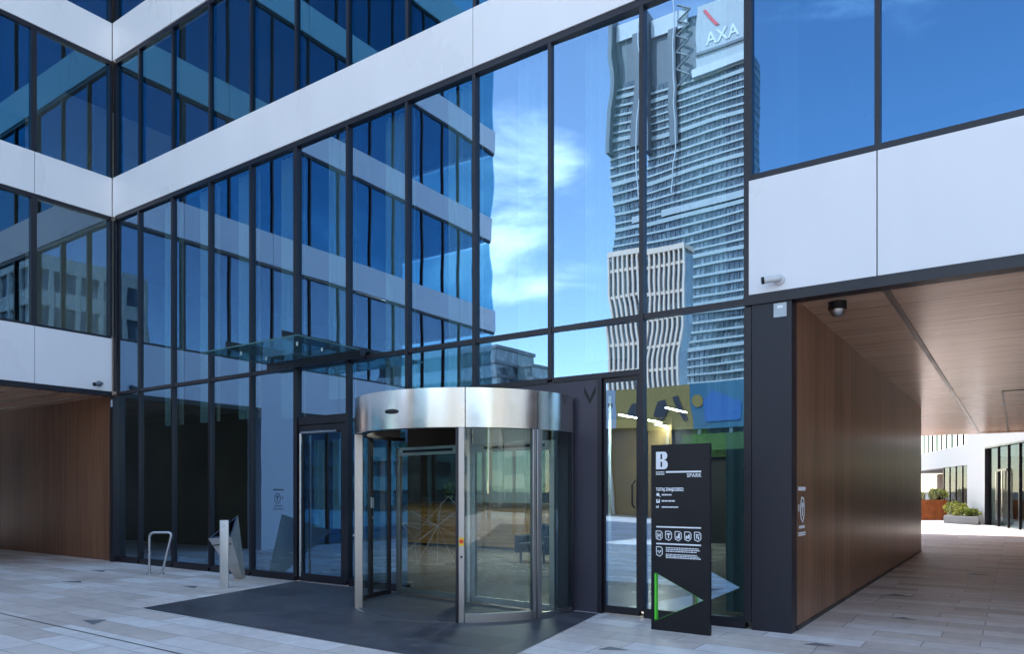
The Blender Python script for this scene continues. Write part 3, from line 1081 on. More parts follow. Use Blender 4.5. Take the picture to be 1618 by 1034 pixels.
def leaf(ang, etched=False):
    d = Vector((math.cos(R(ang)), math.sin(R(ang)), 0))
    n = Vector((-d.y, d.x, 0))
    if n.y > 0:
        n = -n
    O = Vector((C[0], C[1], 0))

    def slab(r0, r1, z0, z1, th, g=None):
        g = g or MB()
        a = O + d * r0 - n * th / 2
        b = O + d * r1 - n * th / 2
        up = Vector((0, 0, 1))
        g.prism([a + up * z0, b + up * z0, b + up * z1, a + up * z1], n * th)
        return g
    f = slab(.06, 1.50, .03, .11, .05)
    slab(.06, 1.50, 2.14, 2.26, .05, f)
    slab(.06, .13, .11, 2.14, .05, f)
    slab(1.42, 1.50, .11, 2.14, .05, f)
    lf = f.build('door_leaf', 'steel', RV)
    a, b = O + d * .13, O + d * 1.42
    g = MB()
    q = n * .006
    up = Vector((0, 0, 1))
    front = [a + q + up * .11, b + q + up * .11, b + q + up * 2.14, a + q + up * 2.14]
    g.poly(front if (front[1] - front[0]).cross(front[3] - front[0]).dot(n) > 0 else front[::-1], 0)
    back = [p_ - q * 2 for p_ in front]
    g.poly(back if (back[1] - back[0]).cross(back[3] - back[0]).dot(n) < 0 else back[::-1], 1)
    pn = g.build('pane', ['door_glass', 'glass_core'], lf)
    slab(.3, 1.35, 2.18, 2.22, .058).build('slot', 'black_sheet', lf)
    if etched:
        e = MB()
        hub = (.62, .78)
        pts_ = [(1.40, .80), (1.22, 1.0), (1.02, .55), (.86, .42), (.55, 1.12), (.30, .98), (.15, 1.05), (.18, .62), (.34, .34), (.62, .22), (1.05, .2), (1.32, .36), (1.0, .86)]
        segs = [(hub, p_) for p_ in pts_] + [((1.40, .80), (1.0, .72)), ((1.0, .72), (.72, .95)), ((.72, .95), (.40, 1.22)), ((.40, 1.22), (.14, 1.02)),
                                            ((1.40, .80), (1.12, .58)), ((1.12, .58), (.9, .72)), ((1.05, .2), (1.12, .58)), ((.34, .34), (.15, .5))]
        for (p0, p1) in segs:
            A_ = O + d * p0[0] + n * .0085 + up * (p0[1] + .30)
            B_ = O + d * p1[0] + n * .0085 + up * (p1[1] + .30)
            t_ = (B_ - A_).normalized()
            s_2 = t_.cross(n) * .0021
            e.prism([A_ - s_2, B_ - s_2, B_ + s_2, A_ + s_2], n * .001)
        e.build('etched_star', 'etch', lf)


leaf(176, True)
leaf(356)
MB().tube([(C[0], C[1], .02), (C[0], C[1], 2.6)], .05, 16).build('centre_post', 'steel', RV)
# control panel inside the left curved wall
wc = Vector((math.cos(R(197)), math.sin(R(197)), 0))
sc_ = Vector((-wc.y, wc.x, 0))
c0 = Vector((C[0], C[1], 0)) + wc * (RR - .052)
MB().prism([c0 + sc_ * -.04 + Vector((0, 0, 1.34)), c0 + sc_ * .04 + Vector((0, 0, 1.34)), c0 + sc_ * .04 + Vector((0, 0, 1.50)), c0 + sc_ * -.04 + Vector((0, 0, 1.50))], wc * -.012).build('keypad', 'partition', RV)
MB().tube([c0 + Vector((0, 0, 1.2)), c0 - wc * .02 + Vector((0, 0, 1.2))], .02, 12).build('key_switch', 'steel', RV)

# ------------------------------------------------------------------ glass canopy over the side door
K = thing('glass_canopy', (-9.96, 8.48, 3.72), 'small tinted glass canopy on dark brackets above the side door', 'canopy')
bx('beam', 'anodised', K, -11.16, -8.76, YF - .17, YF - .056, 3.76, 3.90)


def cpane(x0, x1):
    g = MB()
    a = [(x0, 8.40, 3.885), (x1, 8.40, 3.885), (x1, 7.12, 3.905), (x0, 7.12, 3.905)]
    up = Vector((0, 0, .02))
    g.poly(a, 0)
    b = [Vector(q) + up for q in a]
    g.poly(b[::-1], 1)
    for i in range(4):
        j = (i + 1) % 4
        g.poly([a[j], a[i], b[i], b[j]], 2)
    g.build('pane', ['canopy_glass', 'glass_core', 'glass_edge'], K)


cpane(-11.14, -9.97)
cpane(-9.96, -8.78)
for x in (-10.69, -9.26):
    g = MB().prism([(x - .02, 8.36, 3.91), (x - .02, 8.36, 4.06), (x - .02, 7.22, 4.06), (x - .02, 7.22, 3.928)], (.04, 0, 0))
    ar = g.build('bracket_arm', 'anodised', K)
    for y in (7.5, 8.0):
        z = 3.885 + (8.40 - y) * .016
        MB().tube([(x, y, z - .03), (x, y, z + .05)], .022, 10).build('glass_clamp', 'tube_steel', ar)
    MB().tube([(x + .02, 7.9, 4.0), (x + .06, 7.9, 4.0)], .012, 8).build('bolt', 'tube_steel', ar)

# ------------------------------------------------------------------ totem sign
T = thing('totem_sign', (-3.115, 7.87, 0), 'tall black totem sign with white lettering and triangular green edged cut-out', 'sign')
x0, x1, y0, y1, zt = -3.465, -2.775, 7.845, 7.905, 2.125
xl, zb, zu, xt, zm = -3.425, .10, .665, -2.845, .385
g = MB()
v = (0, y1 - y0, 0)
g.prism([(x0, y0, zu), (x1, y0, zu), (x1, y0, zt), (x0, y0, zt)], v)
g.prism([(x0, y0, 0), (xl, y0, 0), (xl, y0, zu), (x0, y0, zu)], v)
g.prism([(xl, y0, zu), (xt, y0, zm), (x1, y0, zm), (x1, y0, zu)], v)
g.prism([(xl, y0, zb), (xl, y0, 0), (x1, y0, 0), (x1, y0, zm), (xt, y0, zm)], v)
g.build('panel', 'black_sheet', T)
g = MB()
g.box(xl + .0005, xl + .02, y0 + .001, y1 - .001, zb + .02, zu - .02)
for (ax, az), (bx_, bz) in (((xl, zu), (xt, zm)), ((xl, zb), (xt, zm))):
    A_, B_ = Vector((ax, y0 + .001, az)), Vector((bx_, y0 + .001, bz))
    tt = (B_ - A_).normalized()
    nn = Vector((-tt.z, 0, tt.x))
    if (Vector((xl + .1, y0, .385)) - A_).dot(nn) < 0:
        nn = -nn
    g.prism([A_ + nn * .0006, B_ + nn * .0006, B_ + nn * .0026, A_ + nn * .0026], (0, y1 - y0 - .002, 0))
g.build('cutout_edging', 'green_paint', T)
yt = y0 - .002
# big letter B as a solid condensed shape (outer contour with two slots built from strips)
bxl, bxr, bz0, bz1 = -3.405, -3.262, 1.845, 2.045
g = MB()
bm_ = bmesh.new()


def contour(ptsl):
    return [bm_.verts.new((a, 0, b)) for a, b in ptsl]


wB, hB = bxr - bxl, bz1 - bz0
outer = [(0, 0), (.72, 0)]
for i in range(7):
    w = -math.pi / 2 + math.pi * i / 6
    outer.append((.72 + .28 * math.cos(w), .26 + .26 * math.sin(w)))
for i in range(7):
    w = -math.pi / 2 + math.pi * i / 6
    outer.append((.68 + .28 * math.cos(w), .765 + .235 * math.sin(w)))
outer += [(0, 1)]
uniq = []
for q in outer:
    if not uniq or (abs(q[0] - uniq[-1][0]) + abs(q[1] - uniq[-1][1])) > 1e-4:
        uniq.append(q)
loops = [uniq, [(.38, .13), (.38, .43), (.52, .43), (.52, .13)], [(.38, .57), (.38, .87), (.52, .87), (.52, .57)]]
edges = []
for L in loops:
    vs_ = [bm_.verts.new((bxl + a * wB, yt, bz0 + b * hB)) for a, b in L]
    for i in range(len(vs_)):
        edges.append(bm_.edges.new((vs_[i], vs_[(i + 1) % len(vs_)])))
bmesh.ops.triangle_fill(bm_, edges=edges, use_beauty=True)
ex = bmesh.ops.extrude_face_region(bm_, geom=bm_.faces[:])
bmesh.ops.translate(bm_, verts=[e for e in ex['geom'] if isinstance(e, bmesh.types.BMVert)], vec=(0, .0015, 0))
bmesh.ops.recalc_face_normals(bm_, faces=bm_.faces[:])
me = bpy.data.meshes.new('letter')
bm_.to_mesh(me)
bm_.free()
me.transform(Matrix.Translation((-bxl, -yt, -bz0)))
me.materials.append(M['white_paint'])
o = bpy.data.objects.new('letter', me)
COL.objects.link(o)
o.parent = T
o.location = (bxl - WL[T.name][0], yt - WL[T.name][1], bz0)


def bar(parent, xa, xb, za, zb_, y=yt, m='white_paint', nm='rule'):
    bx(nm, m, parent, xa, xb, y, y + .0018, za, zb_)


bar(T, -3.285, -2.872, 1.803, 1.822)
lettering('SPARK', .058, (-3.035, yt, 1.752), T, 'white_paint', bold=.0012, space=1.15, sx=.9)
lettering('TUTAJ ZNAJDZIESZ:', .052, (-3.405, yt, 1.598), T, 'white_paint', bold=.0016, sx=.72)
# small lines too fine to read in the photograph: short broken strokes of the same length
rs = random.Random(11)


def strokes(parent, xa, xb, z, h, y=yt, name='small_print'):
    g_ = MB()
    x = xa
    while x < xb:
        w = rs.uniform(.010, .034)
        g_.box(x, min(x + w, xb), y, y + .0018, z, z + h)
        x += w + .0055
    g_.build(name, 'white_paint', parent)


strokes(T, -3.405, -3.305, 1.806, .012)
strokes(T, -3.405, -3.300, 1.782, .012)
for z, l in ((1.545, .12), (1.475, .16), (1.405, .20)):
    strokes(T, -3.335, -3.335 + l, z, .016)
g = MB().tube([(-3.383, yt, 1.556), (-3.383, yt + .0018, 1.556)], .019, 16)
g.prism([(-3.372, yt, 1.545), (-3.366, yt, 1.551), (-3.350, yt, 1.530), (-3.356, yt, 1.526)], (0, .0018, 0))
g.build('search_symbol', 'white_paint', T)
MB().box(-3.402, -3.358, yt, yt + .0018, 1.46, 1.482).box(-3.402, -3.388, yt, yt + .0018, 1.483, 1.503).box(-3.372, -3.358, yt, yt + .0018, 1.483, 1.503).build('shop_symbol', 'white_paint', T)
lettering('tel', .042, (-3.405, yt, 1.403), T, 'white_paint', bold=.001, sx=.8)
bar(T, -3.402, -2.872, 1.178, 1.194)
bar(T, -3.402, -2.872, .985, 1.001)


def shield(parent, cx_, cz_, w, h, glyph, y=yt, rot=None):
    """shield shaped outline with a small letter-like glyph"""
    o_ = [(-.5, .5), (-.2, .52), (.25, .5), (.5, .3), (.5, -.25), (.3, -.42), (.08, -.55), (-.45, -.38), (-.5, 0)]
    g_ = MB()
    for i in range(len(o_)):
        a_, b_ = o_[i], o_[(i + 1) % len(o_)]
        for s_ in (1,):
            g_.prism([(cx_ + a_[0] * w, y, cz_ + a_[1] * h), (cx_ + b_[0] * w, y, cz_ + b_[1] * h),
                      (cx_ + b_[0] * w * .80, y, cz_ + b_[1] * h * .84), (cx_ + a_[0] * w * .80, y, cz_ + a_[1] * h * .84)], (0, .0018, 0))
    for (xa, xb, za, zb_) in glyph:
        g_.box(cx_ + xa * w, cx_ + xb * w, y, y + .0018, cz_ + za * h, cz_ + zb_ * h)
    return g_.build('shield_icon', 'white_paint', parent)


G = [[(-.25, -.12, -.3, .25), (.1, .22, -.3, .25), (-.12, .1, -.05, .06)],
     [(-.28, .28, .12, .26), (-.07, .07, -.3, .12)],
     [(-.25, -.05, -.28, -.02), (.0, .24, -.28, .28)],
     [(-.28, -.02, -.25, .05), (.05, .27, -.25, .2)],
     [(-.25, .28, .14, .25), (-.2, -.05, -.2, .14), (.05, .2, -.3, .02)]]
for i in range(5):
    shield(T, -3.367 + .114 * i, 1.088, .082, .105, G[i])
shield(T, -3.364, .905, .080, .11, [(-.28, -.08, -.05, .1), (-.08, .08, -.2, -.05), (.08, .28, -.05, .12)])
for k, (z, l) in enumerate(((.945, .385), (.925, .40), (.905, .36), (.870, .37), (.852, .39), (.834, .41))):
    strokes(T, -3.285, -3.285 + l, z, .011)

# ------------------------------------------------------------------ stainless litter bin and its post, rack
bn = thing('litter_bin', (-11.2, 7.6, 0), 'faceted stainless litter bin leaning behind its flat steel post', 'litter bin')
L_, F_, B_ = Vector((-11.194, 7.22, .791)), Vector((-10.878, 7.437, .823)), Vector((-11.571, 8.053, 1.154))
f1, f2, f3 = Vector((-11.652, 8.057, .0)), Vector((-11.495, 8.105, .0)), Vector((-11.675, 8.285, .0))
g = MB()
g.poly([L_, f1, f2, F_])
g.poly([F_, f2, f3, B_])
g.poly([B_, f3, f1, L_])
g.poly([f1, f3, f2])
top = [L_, F_, B_]
cc = (L_ + F_ + B_) / 3
inn = [cc + (q - cc) * .80 for q in top]
low = [q + Vector((-.05, .06, -.16)) for q in inn]
for i in range(3):
    j = (i + 1) % 3
    g.poly([top[i], top[j], inn[j], inn[i]], 1)
    g.poly([inn[i], inn[j], low[j], low[i]], 2)
g.poly(low, 2)
g.build('body', ['steel_body', 'tube_steel', 'black_sheet'], bn)
g = MB()
pa, pb = Vector((-10.766, 7.15, 0)), Vector((-10.647, 7.232, 0))
nn = Vector((.567, -.823, 0)) * -.03
g.prism([pa, pb, pb + Vector((0, 0, 1.115)), pa + Vector((0, 0, 1.115))], nn)
po = g.build('post', 'steel_body', bn, bevel=.004)
MB().tube([pa + (pb - pa) * .5 + Vector((0, 0, 1.02)) , pa + (pb - pa) * .5 + Vector((0, 0, 1.02)) - nn * .05], .008, 8).build('bolt', 'black_sheet', po)

rk = thing('bicycle_stand', (-13.55, 7.66, 0), 'bent stainless tube bicycle stand on the paving by the glass', 'bicycle stand')
pA, pB, tA, tB = Vector((-13.67, 7.58, 0)), Vector((-13.47, 7.71, 0)), Vector((-13.67, 7.58, .80)), Vector((-13.30, 7.82, .80))
path = [pA, tA - Vector((0, 0, .10))]
hdir = (tB - tA).normalized()
for i in range(1, 6):
    w = i / 6 * math.pi / 2
    path.append(tA - Vector((0, 0, .10)) + hdir * .10 * (1 - math.cos(w)) + Vector((0, 0, .10 * math.sin(w))))
path.append(tA + hdir * .10)
ddir = (pB - tB).normalized()
for i in range(0, 7):
    s = i / 6
    P0, P1, P2 = tB - hdir * .09, tB, tB + ddir * .10
    path.append(P0 * (1 - s) ** 2 + P1 * 2 * s * (1 - s) + P2 * s * s)
path.append(pB)
MB().tube(path, .024, 14).build('tube', 'tube_steel', rk)
for q in (pA, pB):
    MB().tube([q, q + Vector((0, 0, .012))], .055, 16).build('base_flange', 'tube_steel', rk)

# ------------------------------------------------------------------ cameras and small plates on the facade
def bullet(base, direction, out, label, body='white_paint', s=1.):
    """wall camera: round base on the wall (normal out), short arm, barrel along direction"""
    base, out, d = Vector(base), Vector(out).normalized(), Vector(direction).normalized()
    c = thing('security_camera', base, label, 'security camera')
    MB().tube([base, base + out * .03 * s, base + out * .045 * s], [.085 * s, .085 * s, .06 * s], 20).build('base', body, c)
    k = base + out * .12 * s
    MB().tube([base + out * .04 * s, k], .028 * s, 12).build('arm', body, c)
    MB().tube([k - d * .05 * s, k + d * .02 * s, k + d * .20 * s], [.042 * s, .05 * s, .052 * s], 16).build('barrel', body, c)
    MB().tube([k + d * .201 * s, k + d * .235 * s], .056 * s, 16).build('lens_hood', 'black_sheet', c)


bullet((-2.19, YF - .075, 3.965), (-1, -.45, -.12), (0, -1, 0), 'white bullet camera on the white panel above the dark pillar', 'camera_white', .72)
bullet((XW, 8.16, 3.98), (.25, -1, -.25), (1, 0, 0), 'small dark camera low on the wing panel by the inside corner', 'tower_grey', .75)
dm = thing('dome_camera', (-1.70, 9.08, 3.782), 'black dome camera hanging from the timber soffit', 'security camera')
MB().tube([(-1.70, 9.08, 3.78), (-1.70, 9.08, 3.69)], [.10, .10], 20).build('housing', 'black_sheet', dm)
MB().tube([(-1.70, 9.08, 3.689)] + [(-1.70, 9.08, 3.689 - .085 * math.sin(w * math.pi / 12)) for w in range(1, 6)],
          [.085] + [.085 * math.cos(w * math.pi / 12) for w in range(1, 6)], 20).build('dome', 'steel', dm)
pl = thing('wall_plate', (-2.18, YF - .061, 3.63), 'small white plate at the top of the dark pillar', 'plate')
bx('plate', 'partition', pl, -2.255, -2.115, YF - .066, YF - .061, 3.555, 3.712)
bx('mark', 'white_paint', pl, -2.215, -2.155, YF - .0675, YF - .066, 3.655, 3.685)
pl = thing('wall_plate', (XW + .14, YF - .145, 3.6), 'tiny white plate high on the corner post under the wing', 'plate')
bx('plate', 'partition', pl, XW + .07, XW + .14, YF - .146, YF - .141, 3.48, 3.64)

# ------------------------------------------------------------------ wall signs (painted bicycle-parking style pictogram with short text lines)
def wall_sign(xf, yc, s, label, m):
    """white lettering on a wall facing +X at x = xf"""
    w = thing('wall_sign', (xf, yc, 1.1), label, 'sign')
    def b(nm, y0_, y1_, z0_, z1_):
        bx(nm, m, w, xf, xf + .0025, yc + y0_, yc + y1_, z0_, z1_)
    b('text_line', -.17, .17, 1.60, 1.645)
    g_ = MB()
    o_ = [(-.06, 1.28), (-.08, 1.42), (-.02, 1.53), (.09, 1.52), (.13, 1.42), (.12, 1.30), (.04, 1.22)]
    cy_, cz_ = .03, 1.38
    for i in range(len(o_)):
        a_, c_ = o_[i], o_[(i + 1) % len(o_)]
        ia = (cy_ + (a_[0] - cy_) * .75, cz_ + (a_[1] - cz_) * .85)
        ic = (cy_ + (c_[0] - cy_) * .75, cz_ + (c_[1] - cz_) * .85)
        g_.prism([(xf, yc + a_[0], a_[1]), (xf, yc + c_[0], c_[1]), (xf, yc + ic[0], ic[1]), (xf, yc + ia[0], ia[1])], (.0025, 0, 0))
    g_.box(xf, xf + .0025, yc - .01, yc + .07, 1.40, 1.46).box(xf, xf + .0025, yc + .02, yc + .045, 1.30, 1.395)
    g_.box(xf, xf + .0025, yc - .16, yc - .13, 1.36, 1.44)
    g_.build('pictogram', m, w)
    for z_, l_ in ((1.16, .13), (1.10, .17), (1.075, .17)):
        g2 = MB()
        y_ = -l_
        while y_ < l_:
            q_ = rs.uniform(.02, .05)
            g2.box(xf, xf + .0025, yc + y_, yc + min(y_ + q_, l_), z_, z_ + (.035 if z_ > 1.15 else .017))
            y_ += q_ + .012
        g2.build('text_line', m, w)


wall_sign(-2.0595, 8.93, 1, 'white pictogram sign painted on the timber passage wall', 'white_paint')
wall_sign(XW + .0005, 4.10, 1, 'dark pictogram sign on the white pier mirrored in the lobby glass', 'tower_grey')

# ------------------------------------------------------------------ courtyard beyond the passage
CB = thing('courtyard_building', (-1.2, 40.5, 0), 'sunlit white building with dark glass across the courtyard', 'building')
P0 = Vector((-1.2, 40.5, 0))
D = Vector((-.282, .959, 0)).normalized()                # along the wall, away from the camera
N = Vector((-.959, -.282, 0)).normalized()               # towards the courtyard


def wpt(s, off, z):
    return P0 + D * s + N * off + Vector((0, 0, z))


def wbox(nm, m, s0, s1, o0, o1, z0, z1, parent=CB):
    g_ = MB()
    g_.prism([wpt(s0, o0, z0), wpt(s1, o0, z0), wpt(s1, o0, z1), wpt(s0, o0, z1)], N * (o1 - o0))
    return g_.build(nm, m, parent)


wbox('wall', 'court_render', .02, 3.0, -.5, 0, 0, 8.0)
wbox('wall', 'court_render', 3.0, 26, -.5, 0, 2.90, 3.95)
wbox('wall', 'court_render', 3.0, 26, -.5, 0, 5.6, 8.0)
wbox('wall', 'court_render', -14, .02, -.5, 0, 3.62, 8.0)
wbox('inner_wall', 'office_dark', -14, 26, -6.2, -6.0, 0, 8)
wbox('inner_wall', 'brown_render', 8.3, 26, -3.7, -3.5, 0, 2.9)
wbox('inner_wall', 'slab_grey', 2.9, 26, -5.9, -.52, 2.95, 3.3)
for s in (3.0, 4.3, 5.6, 6.9, 8.2):
    wbox('mullion', 'anodised', s, s + .08, -.16, -.08, .0, 2.9)
for s in [3.0 + 1.15 * k for k in range(18)]:
    wbox('mullion', 'anodised', s, s + .07, -.16, -.08, 3.95, 5.6)


def wpane(s0, s1, z0, z1):
    g_ = MB()
    a = [wpt(s1, -.12, z0), wpt(s0, -.12, z0), wpt(s0, -.12, z1), wpt(s1, -.12, z1)]
    b = [q - N * .02 for q in a]
    nrm = (a[1] - a[0]).cross(a[3] - a[0])
    if nrm.dot(N) < 0:
        a.reverse()
        b.reverse()
    g_.poly(a, 0)
    g_.poly(b[::-1], 1)
    return g_.build('window_pane', ['court_glass', 'glass_core'], CB)


for s0, s1 in ((3.04, 4.3), (4.34, 5.6), (5.64, 6.9), (6.94, 8.2)):
    wpane(s0, s1, 0, 2.9)
for k in range(18):
    wpane(3.04 + 1.15 * k, 3.0 + 1.15 * (k + 1), 3.95, 5.6)
for s0, s1 in ((-1.55, 0), (-2.9, -1.6), (-4.3, -2.95), (-5.6, -4.35), (-7, -5.65)):
    wpane(s0, s1, .05, 3.55)
    wbox('mullion', 'anodised', s0 - .05, s0, -.15, -.06, 0, 3.6)
wbox('mullion', 'anodised', -.02, .02, -.25, .02, 0, 3.62)
wbox('trim', 'anodised', -14, -.02, -.2, .02, 3.55, 3.618)
dr = wbox('door', 'anodised', -2.92, -1.62, -.08, -.02, 2.45, 2.55)
wbox('handle', 'tube_steel', -1.9, -1.84, .04, .08, .3, 2.45, dr)
wbox('handle', 'tube_steel', -2.7, -2.64, .04, .08, .3, 2.45, dr)
rr = random.Random(5)
for k in range(11):
    s = -1.0 - k * .55
    zz = rr.uniform(2.3, 2.7)
    o_ = wpt(s, -rr.uniform(1.2, 2.4), zz)
    l = thing('pendant_lamp', (o_.x, o_.y, zz), 'slim tubular pendant lamp hanging inside the courtyard building entrance', 'lamp', 'pendant tubes in the courtyard entrance')
    hh = rr.uniform(.5, .85)
    MB().tube([o_, o_ + Vector((0, 0, hh))], .065, 10).build('shade', 'pendant_glow', l)
    MB().tube([o_ + Vector((0, 0, hh)), (o_.x, o_.y, 3.9)], .008, 6).build('cord', 'anodised', l)

wbox('roof', 'slab_grey', -14, 26, -6.0, -.51, 7.6, 7.9)
wbox('inner_wall', 'office_dark', -14.2, -14.01, -6.0, -.0, 0, 7.9)
# planters
pc = thing('corten_planter', (-5, 47, 0), 'rust coloured steel planter full of pale grasses in the courtyard', 'planter')
g = MB()
g.prism([(-9.0, 43.5, 0), (-4.4, 45.2, 0), (-3.1, 46.2, 0), (-4.3, 50, 0), (-9, 50, 0)], (0, 0, 1.1))
g.build('side', 'corten', pc)
g = MB()
g.poly([(-8.9, 43.65, 1.104), (-4.45, 45.3, 1.104), (-3.2, 46.25, 1.104), (-4.4, 49.9, 1.104), (-8.9, 49.9, 1.104)])
g.build('soil', 'soil', pc)
sp = thing('stone_planter', (-2.1, 41.4, 0), 'low grey stone planter with shrubs beside the courtyard entrance', 'planter')
g = MB()
g.prism([(-2.95, 41.6, 0), (-1.45, 40.0, 0), (-1.5, 41.4, 0), (-2.9, 45.5, 0)], (0, 0, .38))
g.build('side', 'grey_stone', sp, bevel=.02)
g = MB()
g.poly([(-2.9, 41.65, .384), (-1.5, 40.15, .384), (-1.55, 41.4, .384), (-2.85, 45.3, .384)])
g.build('soil', 'soil', sp)
for k in range(14):
    x = rr.uniform(-6.4, -3.6)
    y = 45.1 + (x + 4.4) * .4 + rr.uniform(.2, 1.6) if x < -4.4 else 45.4 + (x + 4.4) * .75 + rr.uniform(.1, 1.2)
    g = MB()
    for _ in range(60):
        a = rr.uniform(0, 6.28)
        ln = rr.uniform(.35, .75)
        lean = rr.uniform(.05, .5)
        d_ = Vector((math.cos(a), math.sin(a), 0))
        s_ = Vector((-math.sin(a), math.cos(a), 0)) * .014
        b0_ = Vector((x, y, 1.1)) + d_ * rr.uniform(0, .12)
        m_ = b0_ + d_ * ln * lean * .5 + Vector((0, 0, ln * .6))
        e_ = b0_ + d_ * ln * lean + Vector((0, 0, ln))
        g.poly([b0_ - s_, b0_ + s_, m_ + s_, m_ - s_], rr.choice((0, 0, 1)))
        g.poly([m_ - s_, m_ + s_, e_], rr.choice((0, 1)))
    o = g.build('grass_tuft', ['straw', 'leaf'], None, origin=(x, y, 1.1))
    tag(o, 'tuft of pale ornamental grass growing in the rust coloured planter', 'grass', 'grass tufts in the rust planter')
for k, (x, y, z, r) in enumerate(((-2.5, 42.3, .72, .42), (-2.15, 41.5, .56, .32), (-1.72, 40.9, .52, .24), (-3.5, 46.7, 1.4, .34))):
    sh = thing('shrub', (x, y, .38 if k < 3 else 1.1),
               ['bushy yellow-green shrub at the left end of the stone planter', 'yellow-green shrub in the middle of the stone planter',
                'low green shrub in the stone planter next to the glass entrance', 'bright shrub at the right tip of the rust planter'][k], 'shrub', 'courtyard shrubs')
    g = MB()
    leaves(g, (x, y, z), (r * 1.15, r, r * .75), 420, .12, rr, mi=[0, 0, 1] if k != 2 else [1, 1, 0])
    g.build('foliage', ['leaf_yellow', 'leaf'], sh)
    g = MB()
    for q in range(5):
        a = q * 1.26
        g.tube([(x, y, WL[sh.name][2]), (x + .2 * math.cos(a), y + .2 * math.sin(a), z + .1)], [.02, .008], 6)
    g.build('stem', 'soil', sh)

# ------------------------------------------------------------------ buildings across the street (seen mirrored in the glass)
TW = thing('office_tower', (-51, -132, 0), 'tall glass tower with pale floor bands and a lettered crown mirrored in the facade', 'tower')
tx0, tx1, ty0, ty1 = -62.0, -40.7, -126.0, -120.0
bx('glazing', 'tower_window', TW, tx0 + .12, tx1 - .06, ty0, ty1, 0, 84)
bx('glazing', 'tower_window', TW, -58.2, tx1 - 3.2, ty0 + 1, ty1 - .8, 84, 95)
g = MB()
z = 3.2
k = 0
while z < 82.5:
    th = .42 if k % 5 else .8
    x0_ = tx0 if z < 78 else tx0 + .1
    g.box(x0_, tx1, ty1, ty1 + .35, z, z + th)
    g.box(tx1 - .4, tx1, ty0, ty1 - .002, z, z + th)
    g.box(x0_, x0_ + .3, ty0, ty1 - .002, z, z + th)
    z += 1.72
    k += 1
g.build('floor_band', 'tower_band', TW)
g = MB()
x = tx0 + 1.6
while x < tx1 - .5:
    g.box(x - .06, x + .06, ty1 + .002, ty1 + .22, 0, 83.5)
    x += .95
g.build('window_mullion', 'tower_grey', TW)
bx('fin', 'tower_grey', TW, -61.9, -61.1, ty1 - 4, ty1 + 2.2, 69.5, 97.5)
bx('fin', 'tower_grey', TW, -57.2, -55.4, ty1 + .36, ty1 + .7, 70, 93)
bx('crown_frame', 'tower_white', TW, -60.8, -53.4, ty1 - .4, ty1 + .5, 92.6, 96.2)
bx('crown_grey_wall', 'tower_grey', TW, -61.0, -50.6, ty1 - .9, ty1 - .1, 78.5, 92.4)  # plain grey wall set back below the crown frame
bx('crown_panel', 'tower_panel', TW, -51.2, -41.6, ty1 - .3, ty1 + .6, 84.2, 95.5)
bx('crown_ledge', 'tower_white', TW, -52.0, -40.6, ty1 - .2, ty1 + 1.1, 82.6, 84.0)
bx('crown_ledge', 'tower_grey', TW, -51.2, -41.6, ty1 + .61, ty1 + .9, 86.2, 86.7)
bx('plant_storey', 'tower_panel', TW, -58.0, -41.2, ty1 + .36, ty1 + .42, 56, 57.4)
g = MB()
for k in range(5):
    a = Vector((-55.2, ty1 + .8, 82 + k * 3))
    b = Vector((-52.6, ty1 + .8, 83.6 + k * 3))
    for p_, q_ in ((a, b), (b, Vector((-55.2, ty1 + .8, 85 + k * 3)))):
        g.tube([p_, q_], .18, 6)
g.build('lattice', 'tower_grey', TW)
MB().tube([(-55.7, ty1 + 1.3, 60), (-55.7, ty1 + 1.3, 108)], .14, 8).build('mast', 'tower_white', TW)
g_ = lettering('AXA', 3.1, (-42.9, ty1 + .62, 87.6), TW, 'mural_grey', rotz=R(180), bold=.02, depth=.1, name='crown_lettering')
g_.data.materials.clear()
g_.data.materials.append(M['mural_blue'])
g_.data.materials.clear()
g_.data.materials.append(M['white_paint'])
MB().prism([(-47.2, ty1 + .62, 90.6), (-46.5, ty1 + .62, 90.6), (-49.3, ty1 + .62, 94.4), (-50.0, ty1 + .62, 94.4)], (0, .12, 0)).build('crown_slash', 'sign_red', TW)

CR = thing('gridded_block', (-49, -106, 0), 'cream building with tall narrow piers in front of the tower, mirrored in the glass', 'building')
bx('body', 'tower_window', CR, -53.3, -46.2, -104, -100, 0, 41.6)
g = MB()
for k in range(9):
    x = -53.4 + k * .895
    g.box(x - .16, x + .16, -99.998, -99.5, 0, 42.2)
for z in [5 + 4.3 * k for k in range(9)]:
    g.box(-53.5, -46.1, -99.998, -99.7, z, z + .5)
g.build('pier', 'warm_stone', CR)
bx('parapet', 'warm_stone', CR, -53.6, -46.0, -104.1, -99.45, 42.21, 43.2)

MU = thing('street_front', (-20, -34, 0), 'low street building with a colourful mural band, mirrored at the lobby foot', 'building')
bx('body', 'lobby_dark', MU, -32, -7, -40, -28.2, 0, 8.4)
bx('wall', 'mural_grey', MU, -32, -20.4, -28.19, -28.0, 5.7, 8.35)
bx('wall', 'mural_yellow', MU, -20.39, -17.1, -28.19, -28.0, 5.7, 8.38)
bx('wall', 'mural_blue', MU, -17.09, -7, -28.19, -28.0, 5.7, 8.41)
g = MB()
for (x, z, w, h) in ((-23.3, 6.6, .7, .28), (-22.2, 7.2, .5, .35), (-21.5, 6.4, .4, .25), (-20.9, 7.3, .3, .2)):
    g.box(x, x + w, -27.998, -27.95, z, z + h)
g.build('mural_mark', 'mural_black', MU)
g = MB()
g.prism([(-19.7, -27.998, 6.6), (-19.3, -27.998, 7.4), (-18.8, -27.998, 7.5), (-18.6, -27.998, 6.9), (-19.1, -27.998, 6.3)], (0, .05, 0))
